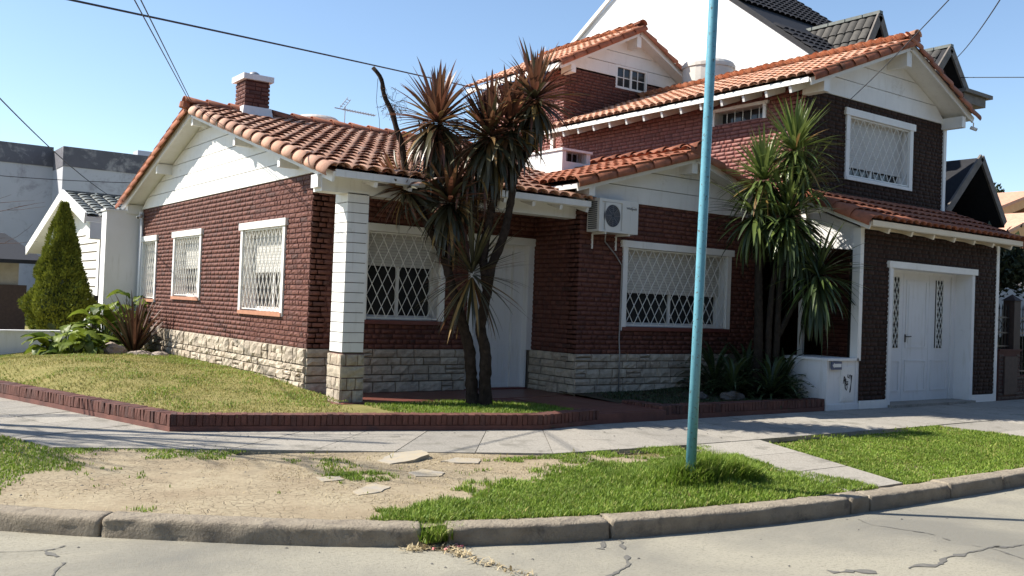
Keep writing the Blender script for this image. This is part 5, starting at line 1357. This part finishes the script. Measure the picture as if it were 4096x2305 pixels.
# ferns at its foot
LS4 = make_leafset(.62, .028, lambda e: 70)
def fern(c, n, L, root, mat):
    J = []
    V = []; F = []
    for i in range(n):
        az = i*2.4+rnd.uniform(-.3, .3); el = rnd.uniform(15, 75); P = blade_path(L*rnd.uniform(.7, 1.1), el, rnd.uniform(70, 110), 12)
        ca, sa = math.cos(az), math.sin(az)
        for j in range(1, 13):
            x, z = P[j]; wid = .085*math.sin(math.pi*min(1, j/12*.9+.12))+.01
            for sd in (-1, 1):
                b = len(V); t0 = .03
                pts = [(x-.03, 0, z), (x+.03, 0, z), (x+.03, sd*wid, z-.015+rnd.uniform(-.01, .01))]
                V += [(c[0]+p[0]*ca-p[1]*sa, c[1]+p[0]*sa+p[1]*ca, c[2]+p[2]) for p in pts]; F.append((b, b+1, b+2))
    return V, F
for i, (x, y, s_, lab) in enumerate(((11.7, 9.9, .62, 'dark arching fern at the left foot of the green sword leaved tree'), (12.2, 9.55, .72, 'dark fern in front of the green sword leaved tree trunks'), (12.75, 9.75, .75, 'dark fern overlapping the white utility box'), (11.95, 10.5, .8, 'fern behind the trunks under the wide window corner'), (12.6, 10.4, .85, 'tall fern at the back of the shaded bed'))):
    V, F = fern((x, y, bed_z(x, y)+.02), 34, s_, None, L_DGR)
    r_ = empty('fern', (x, y, .2), lab, 'fern', 'ferns in the shaded bed'); obj('frond', mesh_np('frond', V, F, L_DGR), r_)
    pf2 = Plant(r_, 40, 'fern', LS4); pf2.rosette((x, y, bed_z(x, y)+.05), 60, lambda el: L_DGR, s_/.62, -10, 85, crown=.15); pf2.build()
def rock(p, s_, lab, group, mat=ROCK):
    bmm = bmesh.new(); bmesh.ops.create_icosphere(bmm, subdivisions=3, radius=1)
    for v in bmm.verts:
        d = 1+.35*noise.noise(v.co*1.6+Vector(p)*3)+.12*noise.noise(v.co*5+Vector(p)); v.co *= d; v.co.x *= s_[0]; v.co.y *= s_[1]; v.co.z *= s_[2]
    me = bpy.data.meshes.new('rock'); bmm.to_mesh(me); bmm.free(); me.materials.append(mat)
    tag(obj('rock', me, None, T(*p)), lab, 'rock', group)
rock((4.45, 18.6, .36), (.22, .2, .15), 'tallest pale rock in front of the bronze flax', 'rocks edging the plants by the left wall')
rock((4.82, 18.35, .30), (.25, .18, .09), 'long low rock between the flax and the stone plinth', 'rocks edging the plants by the left wall')
rock((5.15, 18.1, .30), (.18, .15, .08), 'low rock touching the stone plinth', 'rocks edging the plants by the left wall')
DROCK = simple('dark_rock', (.12, .10, .085), (.08, .07, .06), scale=5, rough=.9, bstr=.9, bscale=20, bdist=.02)
rock((10.95, 9.95, .20), (.16, .12, .07), 'small dark rock at the left of the ferns', 'rocks in the shaded bed', DROCK); rock((11.45, 9.7, .20), (.22, .13, .09), 'larger dark rock beside the ferns', 'rocks in the shaded bed', DROCK)

# bronze flax
fx = empty('flax_plant', (4.95, 18.9, .25), 'bronze leaved flax clump between the rocks and the brick wall', 'plant')
ls3 = make_leafset(1.2, .03, lambda e: 18 if e > 45 else 35)
pf_ = Plant(fx, 120, 'flax', ls3); pf_.rosette((4.9, 18.95, .28), 95, lambda el: L_FLX if rnd.random() < .85 else L_OLV, 1.0, 45, 90, crown=.02); pf_.build()
# broad leaved plants
def broad_geo(L, W_, curl):
    V = []; F = []; n = 6
    for i in range(n+1):
        t = i/n; w = W_*math.sin(math.pi*min(1, t*.93+.05))**.7; a = curl*t*t; x = L*t*math.cos(a*.6); z = -L*t*math.sin(a*.6)
        for k, s_ in enumerate((-1, -.5, 0, .5, 1)): V.append((x, s_*w, z+abs(s_)*w*.25+.02*math.sin(t*9+s_*4)))
    for i in range(n):
        for k in range(4): F.append((5*i+k, 5*i+5+k, 5*i+6+k, 5*i+1+k))
    return np.array(V), F
BG = [broad_geo(rnd.uniform(.30, .42), rnd.uniform(.075, .12), rnd.uniform(.3, 1.1)) for _ in range(6)]
def broad_plant(c, n, h, rad, lab, big=1.0):
    r_ = empty('broadleaf_plant', c, lab, 'plant', 'broad leaved plants by the left wall'); ms = [mesh_np('leaf', g_[0], g_[1], L_BIG, True) for g_ in BG]; st = MB()
    for i in range(n):
        a = rnd.uniform(0, 6.28); rr_ = rad*math.sqrt(rnd.random()); z = h*(.25+.75*rnd.random())*(1-.5*(rr_/rad)**2)
        p = Vector((c[0]+rr_*math.cos(a), c[1]+rr_*math.sin(a), c[2]+z)); az = a+rnd.uniform(-.8, .8); tl_ = rnd.uniform(-.9, .5)
        obj('leaf', rnd.choice(ms), r_, Matrix.Translation(p) @ Matrix.Rotation(az, 4, 'Z') @ Matrix.Rotation(tl_, 4, 'Y') @ Matrix.Rotation(rnd.uniform(-.5, .5), 4, 'X') @ Matrix.Diagonal((big,)*3+(1,)))
        st.tube([(c[0]+rr_*.3*math.cos(a), c[1]+rr_*.3*math.sin(a), c[2]), p], .008, 4, False)
    o = st.build('stems', L_DGR, r_); o['kind'] = 'stuff'
broad_plant((3.7, 18.7, .16), 85, .62, .52, 'lower left broad leaved green plant spreading over the lawn edge')
broad_plant((4.6, 19.7, .25), 75, 1.0, .45, 'taller broad leaved green plant behind the bronze flax', 1.1)
broad_plant((5.15, 20.3, .25), 24, 1.35, .24, 'tall broad leaved shoot against the corner downpipe', 1.0)

# cypress
def foliage_cloud(n, sampler, size, mat, name, root):
    V = np.zeros((n*3, 3)); 
    for i in range(n):
        p, out = sampler(); s_ = size*rnd.uniform(.6, 1.4); d = (Vector(out)+Vector((rnd.gauss(0, .5), rnd.gauss(0, .5), rnd.gauss(.3, .5)))).normalized()
        u = d.orthogonal().normalized(); u.rotate(Matrix.Rotation(rnd.uniform(0, 6.28), 3, d)); P = Vector(p)
        V[3*i] = P-u*s_*.35; V[3*i+1] = P+u*s_*.35; V[3*i+2] = P+d*s_
    o = obj(name, fast_mesh(name, V, np.arange(n*3).reshape(-1, 3), mat), root); o['kind'] = 'stuff'; return o
cy = empty('cypress_tree', (4.36, 23.5, 0), 'dense pointed golden cypress behind the low white wall', 'tree')
m = MB(); m.tube([(4.36, 23.5, 0), (4.36, 23.5, 2.6)], [.08, .02], 8); m.build('trunk', BARK, cy)
m = MB(); m.lathe([(.30, .25), (.46, .6), (.50, 1.1), (.40, 1.8), (.25, 2.6), (.05, 3.3)], 16, (4.36, 23.5, 0)); m.build('inner_crown', L_DGR, cy, smooth=True)
def cyp():
    z = .25+3.2*rnd.random()**1.15; t = (z-.25)/3.2; prof_ = math.sin(math.pi*min(1, (t*.80+.22)))**.8*.60*(1 if t < .98 else .5)
    prof = .66*(min(1, .5+2.0*t) if t < .25 else (1-((t-.25)/.77)**1.15)*.97+.03)
    a = rnd.uniform(0, 6.283); lump = 1.04+.34*noise.noise(Vector((math.cos(a)*2, math.sin(a)*2, z*2.2)))+.12*noise.noise(Vector((math.cos(a)*6, math.sin(a)*6, z*7)))
    r_ = prof*lump*(1-.28*rnd.random()**2); return (4.36+.05*t+r_*math.cos(a), 23.5+r_*math.sin(a), z), (math.cos(a), math.sin(a), .9)
foliage_cloud(34000, cyp, .06, L_CYP, 'crown', cy)
# street tree left of the frame (bare), its twigs and shadow enter the picture
bt = empty('bare_street_tree', (-1.5, 13.85, 0), 'leafless street tree whose thin reddish twigs reach in at the left edge', 'tree')
TWIG = simple('twig_bark', (.13, .075, .055), rough=.9, bstr=0)
mb = MB(); mt = MB()
def branch(p, d, L, r_, lvl):
    n = 5; P = [Vector(p)]; dd = Vector(d).normalized()
    for i in range(n): dd = (dd+Vector((rnd.gauss(0, .10), rnd.gauss(0, .10), rnd.gauss(.03, .08)))).normalized(); P.append(P[-1]+dd*L/n)
    (mb if lvl < 2 else mt).tube(P, [r_*(1-.6*i/n) for i in range(n+1)], 7 if lvl < 2 else 4, False)
    if lvl < 4:
        for _ in range((5, 5, 5, 4)[lvl]):
            i = rnd.randint(2, n); q = (dd+Vector((rnd.gauss(0, .65), rnd.gauss(0, .65), rnd.gauss(.15, .4)))).normalized(); branch(P[i], q, L*rnd.uniform(.5, .75), r_*.42, lvl+1)
mb.tube([(-1.5, 13.85, -.05), (-1.51, 13.85, 1.0), (-1.48, 13.87, 2.0)], [.14, .12, .11], 10)
mb.tube([(-1.48, 13.87, 1.9), (-1.46, 13.9, 3.6), (-1.55, 13.85, 5.4), (-1.5, 13.8, 7.6)], [.10, .085, .07, .04], 8)
mb.tube([(-1.48, 13.87, 1.7), (-1.75, 13.8, 3.2), (-1.95, 13.7, 5.0), (-2.0, 13.65, 6.9)], [.09, .075, .06, .035], 8)
for d_ in ((-.25, .1, 1), (-.35, .5, 1), (-.25, -.3, 1)): branch((-1.48, 13.87, 1.9), d_, 2.8, .09, 1)
for z_, z2 in ((1.95, 2.1), (2.2, 2.45), (2.4, 2.75)): mt.tube([(-1.48, 13.86, z_-.6), (-.2, 13.6, z_-.2), (1.15, 13.3, z_+.05)], [.035, .022, .012], 5, False); branch((1.1, 13.3, z_+.05), (1, 0, rnd.uniform(-.15, .25)), .75, .009, 3)
mb.build('trunk', GBARK, bt, smooth=True); o = mt.build('twigs', TWIG, bt); o['kind'] = 'stuff'
# ---------------------------------------------------------------- left neighbours
lw = empty('garden_wall', (3, 21, 0), 'low white rendered garden wall at the far end of the lawn', 'wall')
MB().box(.0, 4.72, 20.95, 21.15, -.06, .60).build('wall_body', WHITE2, lw); MB().box(-.02, 4.72, 20.93, 21.17, .60, .63).build('coping', WHITE2, lw)
tw_ = empty('party_wall', (5, 21.1, 0), 'tall plain white wall between the brick house and its left neighbour', 'wall')
m = MB(); m.box(4.76, 5.44, 21.0, 21.4, -.06, 3.18); m.build('wall_body', WHITE2, tw_); m = MB(); m.box(4.73, 5.44, 20.98, 21.42, 3.18, 3.22); m.build('coping', WHITE2, tw_)
nh = empty('siding_house', (7, 27, 0), 'white clapboard neighbour house with slate grey roof left of the brick house', 'house')
m = MB(); m.box(5.5, 11, 24.6, 31.4, 0, 3.05); m.box(5.42, 5.5, 24.5, 24.75, 0, 3.0); m.build('wall', WHITE2, nh)
MB(facade('W', 5.5, 31.4)).box(2.0, 6.8, -.012, 0, 1.1, 3.1).build('board_backing', STMORT, nh)
for k in range(9):
    MB(facade('W', 5.5, 31.4)).box(2.0, 6.8, -.03, 0, 1.15+k*.22, 1.15+k*.22+.18).build('board', WHITE, nh)
zn = lambda y: 4.0-abs(y-26.9)*.27
m = MB(); V = [(5.0, 24.1, zn(24.1)), (11.5, 24.1, zn(24.1)), (11.5, 26.9, zn(26.9)), (5.0, 26.9, zn(26.9)), (5.0, 31.9, zn(31.9)-.0), (11.5, 31.9, zn(31.9))]
V2 = [(a, b, c-.12) for a, b, c in V]
m.add(V+V2, [(0, 1, 2, 3), (3, 2, 5, 4), (9, 8, 7, 6), (10, 11, 8, 9), (0, 6, 7, 1), (4, 5, 11, 10), (0, 3, 9, 6), (3, 4, 10, 9)]); nr = m.build('roof', WHITE, nh)
J = Joint(); NT = tile_geo(.15, .15, .34, 5, .01, .03, 0, .35, False)
Mn = frame_M((5.0, 24.05, zn(24.05)+.01), (1, 0, 0), (0, 1, .27))
for c in range(21):
    for r_ in range(9): J.add(NT, Mn @ T(.15+c*.31, r_*.33, .0))
J.build('tiles', GRAYTILE, nr)
m = MB(); m.bar((4.98, 24.05, zn(24.05)-.03), (4.98, 26.9, zn(26.9)-.03), .05, .26); m.bar((4.98, 31.95, zn(31.95)-.03), (4.98, 26.9, zn(26.9)-.03), .05, .26); m.build('verge_board', WHITE, nh)
for k in range(8): MB().box(5.0+k*.8, 5.75+k*.8, 26.78, 27.02, 4.0, 4.08).build('ridge_tile', GRAYTILE, nr)
m = MB(); m.prism([(24.2, 3.02), (31.6, 3.02), (26.9, 3.9)], 5.5, 5.56); m.v = [(y, x, z) for x, y, z in m.v]; m.build('gable', WHITE, nh)
m = MB(); m.box(5.1, 11.4, 24.1, 24.5, 2.72, 3.12); m.build('eave_box', WHITE2, nh)
m = MB(); m.tube([(5.7, 24.45, 0), (5.66, 24.45, 2.8)], .05, 8); m.build('downpipe', BLACK, nh)
m = MB(facade('W', 5.5, 31.4)); m.box(5.2, 6.2, -.04, 0, .55, 1.5); wn_ = m.build('window', WHITE2, nh)
m = MB(facade('W', 5.5, 31.4))
for k in range(9): m.box(5.2, 6.15, -.06, -.045, .58+k*.1, .60+k*.1)
m.build('grille', BLACK, wn_)
m = MB(); m.box(5.3, 5.5, 24.4, 24.6, 0, 1.35); m.build('post', BLACK, nh)
# dark low outbuilding and far garage
oh = empty('far_house', (2, 33, 0), 'low house with dark roof and brown brick base beyond the cypress', 'house')
m = MB(); m.box(3.0, 5.2, 33, 38, 0, 1.55); m.build('brick_base', DBRICK, oh)
m = MB(); m.box(1.5, 5.0, 33.3, 38, 1.55, 2.35); m.box(1.5, 3.0, 33.05, 33.3, 0, 1.55) ; m.build('wall', BEIGE, oh)
m = MB(); m.add([(1.0, 32.2, 2.30), (5.6, 32.2, 2.34), (5.2, 38, 3.4), (1.0, 38, 3.4), (1.0, 32.2, 2.18), (5.6, 32.2, 2.22), (5.2, 38, 3.28), (1.0, 38, 3.28)], [(0, 1, 2, 3), (7, 6, 5, 4), (0, 4, 5, 1), (1, 5, 6, 2), (2, 6, 7, 3), (3, 7, 4, 0)]); m.build('roof', BLKTILE, oh)
bb = empty('warehouse', (10, 47, 0), 'large weathered white building with a stained dark parapet in the distance', 'building')
m = MB(); m.box(8.3, 22, 45, 60, 0, 6.88); m.box(0, 8.3, 47.2, 60, 0, 7.05); m.build('wall', BIGW, bb)
m = MB(); m.box(8.28, 22.0, 44.97, 45.3, 6.88, 7.76); m.box(8.28, 8.6, 45.3, 47.2, 6.88, 7.76); m.box(0, 8.28, 47.15, 47.5, 7.05, 7.95); m.build('parapet', PARAP, bb)
m = MB(); m.box(11.8, 12.6, 46.5, 47.3, 6.9, 8.2); m.build('roof_box', BIGW, bb)

# ---------------------------------------------------------------- right neighbours
nb = empty('black_roof_house', (24, 18, 0), 'tall bright white neighbour house with black tiled steep roof and dormers', 'house')
X0n = 18.85
m = MB(facade('W', X0n, 30)); # u = 30-Y
yr, zr_ = 19.2, 11.9
sA = (zr_-7.9)/(19.2-13.87)
m.prism([(30-24.5, 0), (30-13.95, 0), (30-13.95, 7.8), (30-yr, zr_-.05), (30-24.5, 8.9)], 0, .3); m.build('wall', WHITE2, nb)
m = MB(); m.box(19.15, 24.2, 13.95, 14.2, 0, 7.8); m.box(24.0, 24.2, 14.2, 24, 0, 8); m.build('wall', WHITE2, nb)
sx = math.hypot(19.2-13.6, (19.2-13.6)*sA)
zb = lambda y: zr_-(yr-y)*sA
m = MB(); m.add([(X0n-.05, 13.6, zb(13.6)), (24.25, 13.6, zb(13.6)), (24.25, yr, zr_), (X0n-.05, yr, zr_), (X0n-.05, 13.6, zb(13.6)-.15), (24.25, 13.6, zb(13.6)-.15), (24.25, yr, zr_-.15), (X0n-.05, yr, zr_-.15)], [(0, 1, 2, 3), (7, 6, 5, 4), (0, 4, 5, 1), (1, 5, 6, 2), (3, 2, 6, 7), (0, 3, 7, 4)])
nbr = m.build('roof', BLKTILE, nb)
J = Joint(); Mr = frame_M((X0n-.1, 13.55, zb(13.55)+.02), (1, 0, 0), (0, 1, sA)); NT2 = tile_geo(.11, .11, .37, 4, .01, .035, 0, .45, False)
for c in range(23):
    for r_ in range(20):
        if r_ not in (5, 6, 7, 8): J.add(NT2, Mr @ T(.1+c*.23, r_*.35, .0))
J.build('tiles', BLKTILE, nbr)
m = MB(); m.bar((X0n-.06, 24.6, 8.78), (X0n-.06, yr+.1, zr_+.05), .08, .12); m.build('verge_board', WHITE2, nb)
m = MB(); m.box(X0n+.02, 21.3, 13.2, 13.62, 7.62, 7.80); m.box(X0n+.1, 21.2, 13.35, 13.62, 7.45, 7.62); m.build('gutter_box', WOOD, nb)
def dormer(x, y0_, zb_, w, h, d_, nb_):
    m = MB(); hw = w/2
    V = [(x-hw, y0_, zb_), (x, y0_, zb_+h), (x+hw, y0_, zb_), (x-hw, y0_+d_, zb_), (x, y0_+d_, zb_+h), (x+hw, y0_+d_, zb_)]
    V2 = [(a, b, c-.12) for a, b, c in V]
    m.add(V+V2, [(0, 1, 4, 3), (1, 2, 5, 4), (9, 10, 7, 6), (10, 11, 8, 7), (0, 6, 7, 1), (1, 7, 8, 2), (0, 3, 9, 6), (2, 8, 11, 5)])
    dm = m.build('dormer', BLKTILE, nb_)
    J = Joint()
    for sg_ in (-1, 1):
        if sg_ < 0: Md = frame_M((x-hw, y0_+d_, zb_+.01), (0, -1, 0), (hw, 0, h))
        else: Md = frame_M((x+hw, y0_, zb_+.01), (0, 1, 0), (-hw, 0, h))
        L = math.hypot(hw, h)
        for c in range(int(d_/.24)):
            for r_ in range(int(L/.35)+1):
                if r_*.35 < L-.15: J.add(NT2, Md @ T(.12+c*.24, r_*.35, 0))
    J.build('tiles', WOODT, dm)
    m = MB(); m.bar((x-hw, y0_-.02, zb_-.06), (x, y0_-.02, zb_+h-.06), .05, .2, (0, 0, 1)); m.bar((x+hw, y0_-.02, zb_-.06), (x, y0_-.02, zb_+h-.06), .05, .2, (0, 0, 1)); m.build('dormer_board', WOOD, nb_)
    m = MB(); m.prism([(x-hw+.1, zb_-.9), (x+hw-.1, zb_-.9), (x+hw-.1, zb_-.1), (x, zb_+h-.2), (x-hw+.1, zb_-.1)], y0_+.3, y0_+.5); m.build('dormer_front', DARKIN, nb_)
    m = MB()
    for k in range(int(d_/.5)): m.box(x-.07, x+.07, y0_-.05+k*.5, y0_+.42+k*.5, zb_+h-.02, zb_+h+.06)
    m.build('ridge_tile', GRAYTILE, dm)
dormer(20.85, 13.4, 7.75, 1.5, 1.33, 3.2, nb)
dormer(24.2, 13.4, 7.75, 2.0, 1.15, 2.6, nb)
m = MB(); m.box(24.5, 25.95, 13.1, 14.5, 7.70, 7.80); m.box(24.6, 25.75, 13.2, 14.5, 7.45, 7.70); m.build('eave_box', WOOD, nb)
m = MB(); m.box(19.35, 20.05, 11.55, 12.1, 0, 6.6); bc = m.build('chimney', MORTAR, nb)
place_bricks(facade('S', 11.55), brick_spots(19.35, 20.05, 4.2, 6.6), bc, BRICK); place_bricks(facade('W', 19.35, 12.1), brick_spots(0, .55, 4.2, 6.6), bc, BRICK)
cp = empty('gabled_carport', (21.3, 11.5, 0), 'steep dark tiled open gable beside the right end of the brick house', 'carport')
ax, hw1, zA, zE, y0c, dc = 21.35, 1.55, 5.30, 3.72, 11.0, 4.0
m = MB()
V = [(ax-1.75, y0c, zE-.1), (ax, y0c, zA), (ax+1.15, y0c, zE-.1+.25), (ax-1.75, y0c+dc, zE-.1), (ax, y0c+dc, zA), (ax+1.15, y0c+dc, zE+.15)]
V2 = [(a, b, c-.1) for a, b, c in V]
m.add(V+V2, [(0, 1, 4, 3), (1, 2, 5, 4), (9, 10, 7, 6), (10, 11, 8, 7), (0, 6, 7, 1), (1, 7, 8, 2), (0, 3, 9, 6), (2, 8, 11, 5)]); m.build('roof', BLKTILE, cp)
m = MB(); m.bar(V[0], V[1], .05, .17); m.bar(V[2], V[1], .05, .17); m.build('verge_board', WOOD, cp)
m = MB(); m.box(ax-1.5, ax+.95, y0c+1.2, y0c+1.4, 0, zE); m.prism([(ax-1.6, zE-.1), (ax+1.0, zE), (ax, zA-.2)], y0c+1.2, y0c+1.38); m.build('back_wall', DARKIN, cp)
m = MB(); m.box(ax-1.62, ax-1.48, y0c+.3, y0c+.44, 0, zE); m.box(ax+.75, ax+.89, y0c+.3, y0c+.44, 0, zE); m.build('post', WOOD, cp)
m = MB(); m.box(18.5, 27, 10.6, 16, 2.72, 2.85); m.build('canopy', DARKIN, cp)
# street fence of the right neighbour
fn = empty('iron_fence', (19.5, 9.15, 0), 'low brown brick wall with spiked black iron railing at the right edge', 'fence')
m = MB(); m.box(18.36, 19.22, 9.02, 9.24, 0, .96); m.box(19.22, 22.5, 9.06, 9.26, 0, .48); m.box(18.36, 19.24, 9.0, 9.26, .96, 1.0); m.build('wall', MORTAR, fn)
wb = fn.children
m = MB(facade('S', 9.0)); 
fw_ = MB(); fw_.box(18.55, 19.05, 8.985, 9.02, .12, .86); fwo = fw_.build('recess_panel', DBRICK, fn)
Bj = brick_spots(18.37, 19.21, .02, .95, [(18.53, 19.07, .10, .88)]); place_bricks(facade('S', 9.02), Bj, fn, DBRICK, 40); place_bricks(facade('S', 9.06), brick_spots(19.24, 22.4, .02, .47), fn, DBRICK, 60)
m = MB(); m.box(19.0, 19.26, 9.05, 9.27, 1.0, 1.96); m.add([(18.97, 9.02, 1.96), (19.29, 9.02, 1.96), (19.29, 9.30, 1.96), (18.97, 9.30, 1.96), (19.13, 9.16, 2.09)], [(0, 1, 4), (1, 2, 4), (2, 3, 4), (3, 0, 4), (3, 2, 1, 0)]); m.build('pillar', DBRICK, fn)
for (xa, xb, z0_) in ((18.34, 18.98, 1.0), (19.3, 22.4, .5)):
    n = int((xb-xa)/.12)
    for k in range(n+1):
        x = xa+k*.12; m = MB(); m.box(x-.007, x+.007, 9.13, 9.144, z0_, 1.78); m.add([(x-.014, 9.12, 1.78), (x+.014, 9.12, 1.78), (x+.014, 9.15, 1.78), (x-.014, 9.15, 1.78), (x, 9.137, 1.9)], [(0, 1, 4), (1, 2, 4), (2, 3, 4), (3, 0, 4)]); m.build('railing_bar', BLACK, fn)
    m = MB()
    for z_ in (1.32, 1.62, z0_+.06): m.box(xa, xb, 9.125, 9.15, z_-.015, z_+.015)
    for k in range(0, n, 2):
        x = xa+k*.12; m.bar((x, 9.137, 1.34), (x+.24, 9.137, 1.60), .008, .012, (0, 1, 0)); m.bar((x+.24, 9.137, 1.34), (x, 9.137, 1.60), .008, .012, (0, 1, 0))
    m.build('rail', BLACK, fn)
bw = empty('white_boundary_wall', (27, 16, 0), 'sunlit white boundary wall seen through the iron railing', 'wall')
MB().box(28.4, 28.6, 3, 18, 0, 2.6).build('wall_body', WHITE2, bw)
hg = empty('hedge', (22, 11, 0), 'dark clipped hedge behind the iron railing', 'hedge')
foliage_cloud(9000, lambda: ((rnd.uniform(18.5, 26), rnd.uniform(10.2, 11.2), 1.15*rnd.random()**.5), (rnd.gauss(0, .5), -.6, .6)), .10, L_TREE, 'crown', hg)
gtree = empty('leaning_garden_tree', (20.3, 10.4, 0), 'dark leaning tree trunk with overhanging foliage behind the iron railing', 'tree')
trunk([(19.6, 10.3, 0), (19.75, 10.2, 1.3), (20.1, 10.1, 1.9), (20.35, 10.0, 2.5), (20.5, 10.0, 3.0)], .09, .06, 'trunk', gtree)
foliage_cloud(9000, lambda: ((20.6+rnd.gauss(0, .75), 10.3+rnd.gauss(0, .5), 2.75+rnd.gauss(0, .22)), (rnd.gauss(0, 1), rnd.gauss(0, 1), -.2)), .12, L_TREE, 'crown', gtree)
# orange fascia houses, distant trees
def orange_house(x, y, z, w, d_, lab):
    h = empty('orange_eave_house', (x, y, 0), lab, 'house', 'pale houses with orange eaves at the right edge')
    MB().box(x, x+w, y, y+d_, 0, z).build('wall', PINKW, h)
    m = MB(); m.prism([(x-.8, z-.15), (x+w/2, z+1.3), (x+w+.8, z-.15), (x+w+.8, z+.30), (x+w/2, z+1.75), (x-.8, z+.30)], y-.6, y-.4)
    m.build('gable_board', ORANGE, h)
    m = MB(); m.prism([(x-.9, z+.28), (x+w/2, z+1.73), (x+w+.9, z+.28), (x+w+.9, z+.42), (x+w/2, z+1.87), (x-.9, z+.42)], y-.7, y+d_); m.build('roof', TILE, h)
orange_house(43.5, 22.2, 6.2, 8, 8, 'upper pale house with an orange eave at the right edge')
orange_house(36.0, 18.4, 4.2, 7, 3, 'lower pale house with an orange eave at the right edge')
def far_tree(x, y, h, r_, n, lab, seed):
    t = empty('far_tree', (x, y, 0), lab, 'tree', 'dark trees beyond the houses at the right'); rs = random.Random(seed)
    m = MB(); m.tube([(x, y, 0), (x+.3, y, h*.5), (x, y, h*.9)], [.35, .25, .08], 8); m.build('trunk', BARK, t)
    cl_ = [(x+rs.gauss(0, r_*.5), y+rs.gauss(0, r_*.5), h-rs.random()**.8*r_*1.9, r_*rs.uniform(.18, .36)) for _ in range(26)]
    def smp():
        c = rs.choice(cl_); d = Vector((rs.gauss(0, 1), rs.gauss(0, 1), rs.gauss(0, 1))).normalized(); q = c[3]*(1-.4*rs.random()**2); return (c[0]+d.x*q, c[1]+d.y*q, c[2]+d.z*q*.8), d
    foliage_cloud(n, smp, .30, L_TREE, 'crown', t)
far_tree(62, 35, 11.6, 3.0, 9000, 'rounded dark evergreen tree left of the layered one at the right edge', 3)
far_tree(72, 36, 11.8, 3.6, 8000, 'layered dark evergreen tree at the far right edge', 8)
far_tree(66, 42, 9.6, 3.2, 6000, 'lower dark tree between the two evergreens', 5)

# ---------------------------------------------------------------- houses and trees added unseen behind the viewer to cut sky light
for i, (x, w_, h_, mt_, lab) in enumerate(((-16, 11, 6.2, DBRICK, 'added unseen brown brick two storey house across the street, leftmost'), (-4, 10, 7.0, BEIGE, 'added unseen beige two storey house across the street'), (7.5, 12, 6.6, DBRICK, 'added unseen brown brick house across the street, beside the beige one'), (21, 12, 7.2, DBRICK, 'added unseen long brown brick house across the street'), (35, 12, 6.4, BEIGE, 'added unseen beige house furthest right across the street'))):
    h = empty('added_opposite_house', (x, -10, 0), lab, 'house', 'added sky-blocking houses across the street')
    MB().box(x, x+w_, -18, -10, ROADZ, h_).build('wall', mt_, h)
    m = MB(facade('W', x-.4, -9.4)); m.prism([(0, h_), (9.2, h_), (4.6, h_+2.2)], 0, w_+.8); m.build('roof', OTILE if i % 2 else BLKTILE, h)
    for k in range(3):
        for z_ in (1.0, 3.9): MB().box(x+1.2+k*3.2, x+2.6+k*3.2, -10.05, -9.97, z_, z_+1.4).build('window', GLASS, h)
for i, (x, h_) in enumerate(((-12, 8), (-5.5, 7.5), (2.5, 8.5), (9.5, 8), (17, 8.8), (24.5, 8), (32, 8.6), (41, 8))):
    t = empty('added_street_tree', (x, -7.2, 0), 'added unseen dark tree across the road, '+('left of the leftmost brown house', 'between the leftmost brown house and the beige one', 'before the left half of the middle brown house', 'before the right half of the middle brown house', 'between the middle and long brown houses', 'before the centre of the long brown house', 'between the long brown house and the last beige one', 'before the last beige house')[i], 'tree', 'added sky-blocking trees across the road')
    m = MB(); m.tube([(x, -7.2, ROADZ), (x+.1, -7.2, 2.4), (x, -7.2, 5)], [.2, .16, .08], 8); m.build('trunk', GBARK, t)
    foliage_cloud(2600, lambda: (lambda d, q: ((x+d.x*q, -7.2+d.y*q*.8, h_*.62+d.z*q*.85), d))(Vector((rnd.gauss(0, 1), rnd.gauss(0, 1), rnd.gauss(0, 1))).normalized(), 2.9*(1-.45*rnd.random()**2)), .55, L_TREE, 'crown', t)  # dark crowns added to block low sky light from the house fronts
# ---------------------------------------------------------------- overhead cables
def cable(a, b, sag, lab, r_=.012, n=24):
    a = Vector(a); b = Vector(b); P = [a.lerp(b, i/n)-Vector((0, 0, sag*4*(i/n)*(1-i/n))) for i in range(n+1)]
    m = MB(); m.tube(P, r_, 5, False); o = m.build('overhead_cable', RUBBER); tag(o, lab, 'cable', 'overhead cables')
cable((1.14, 11.0, 4.62), (13.7, 19.61, 6.91), -.02, 'long dark cable crossing the sky above the chimney to the highest gable', .014)
cable((2.10, 9.0, 4.32), (5.08, 16.8, 4.92), .0, 'left one of two thin cables dropping to the end of the low roof ridge', .007)
cable((2.17, 9.0, 4.32), (5.12, 16.8, 4.92), .0, 'right one of two thin cables dropping to the end of the low roof ridge', .007)
cable((1.45, 14.0, 4.3), (5.91, 26.0, 3.98), .12, 'thin cable coming down to the slate grey neighbour roof', .01)
cable((2.44, 22.0, 3.78), (5.85, 23.0, 4.04), .03, 'level thin cable in front of the weathered white building', .008)
cable((9.25, 5.0, 4.95), (14.97, 10.15, 5.49), .03, 'cable running down to the white boards of the upper gable', .007)
cable((12.28, 6.0, 5.95), (24.22, 13.3, 8.52), .1, 'cable running down to the dormer at the right', .010)
cable((24.55, 13.3, 8.11), (22.6, 10.0, 7.2), .0, 'short level cable leaving the dormer at the right edge', .012)
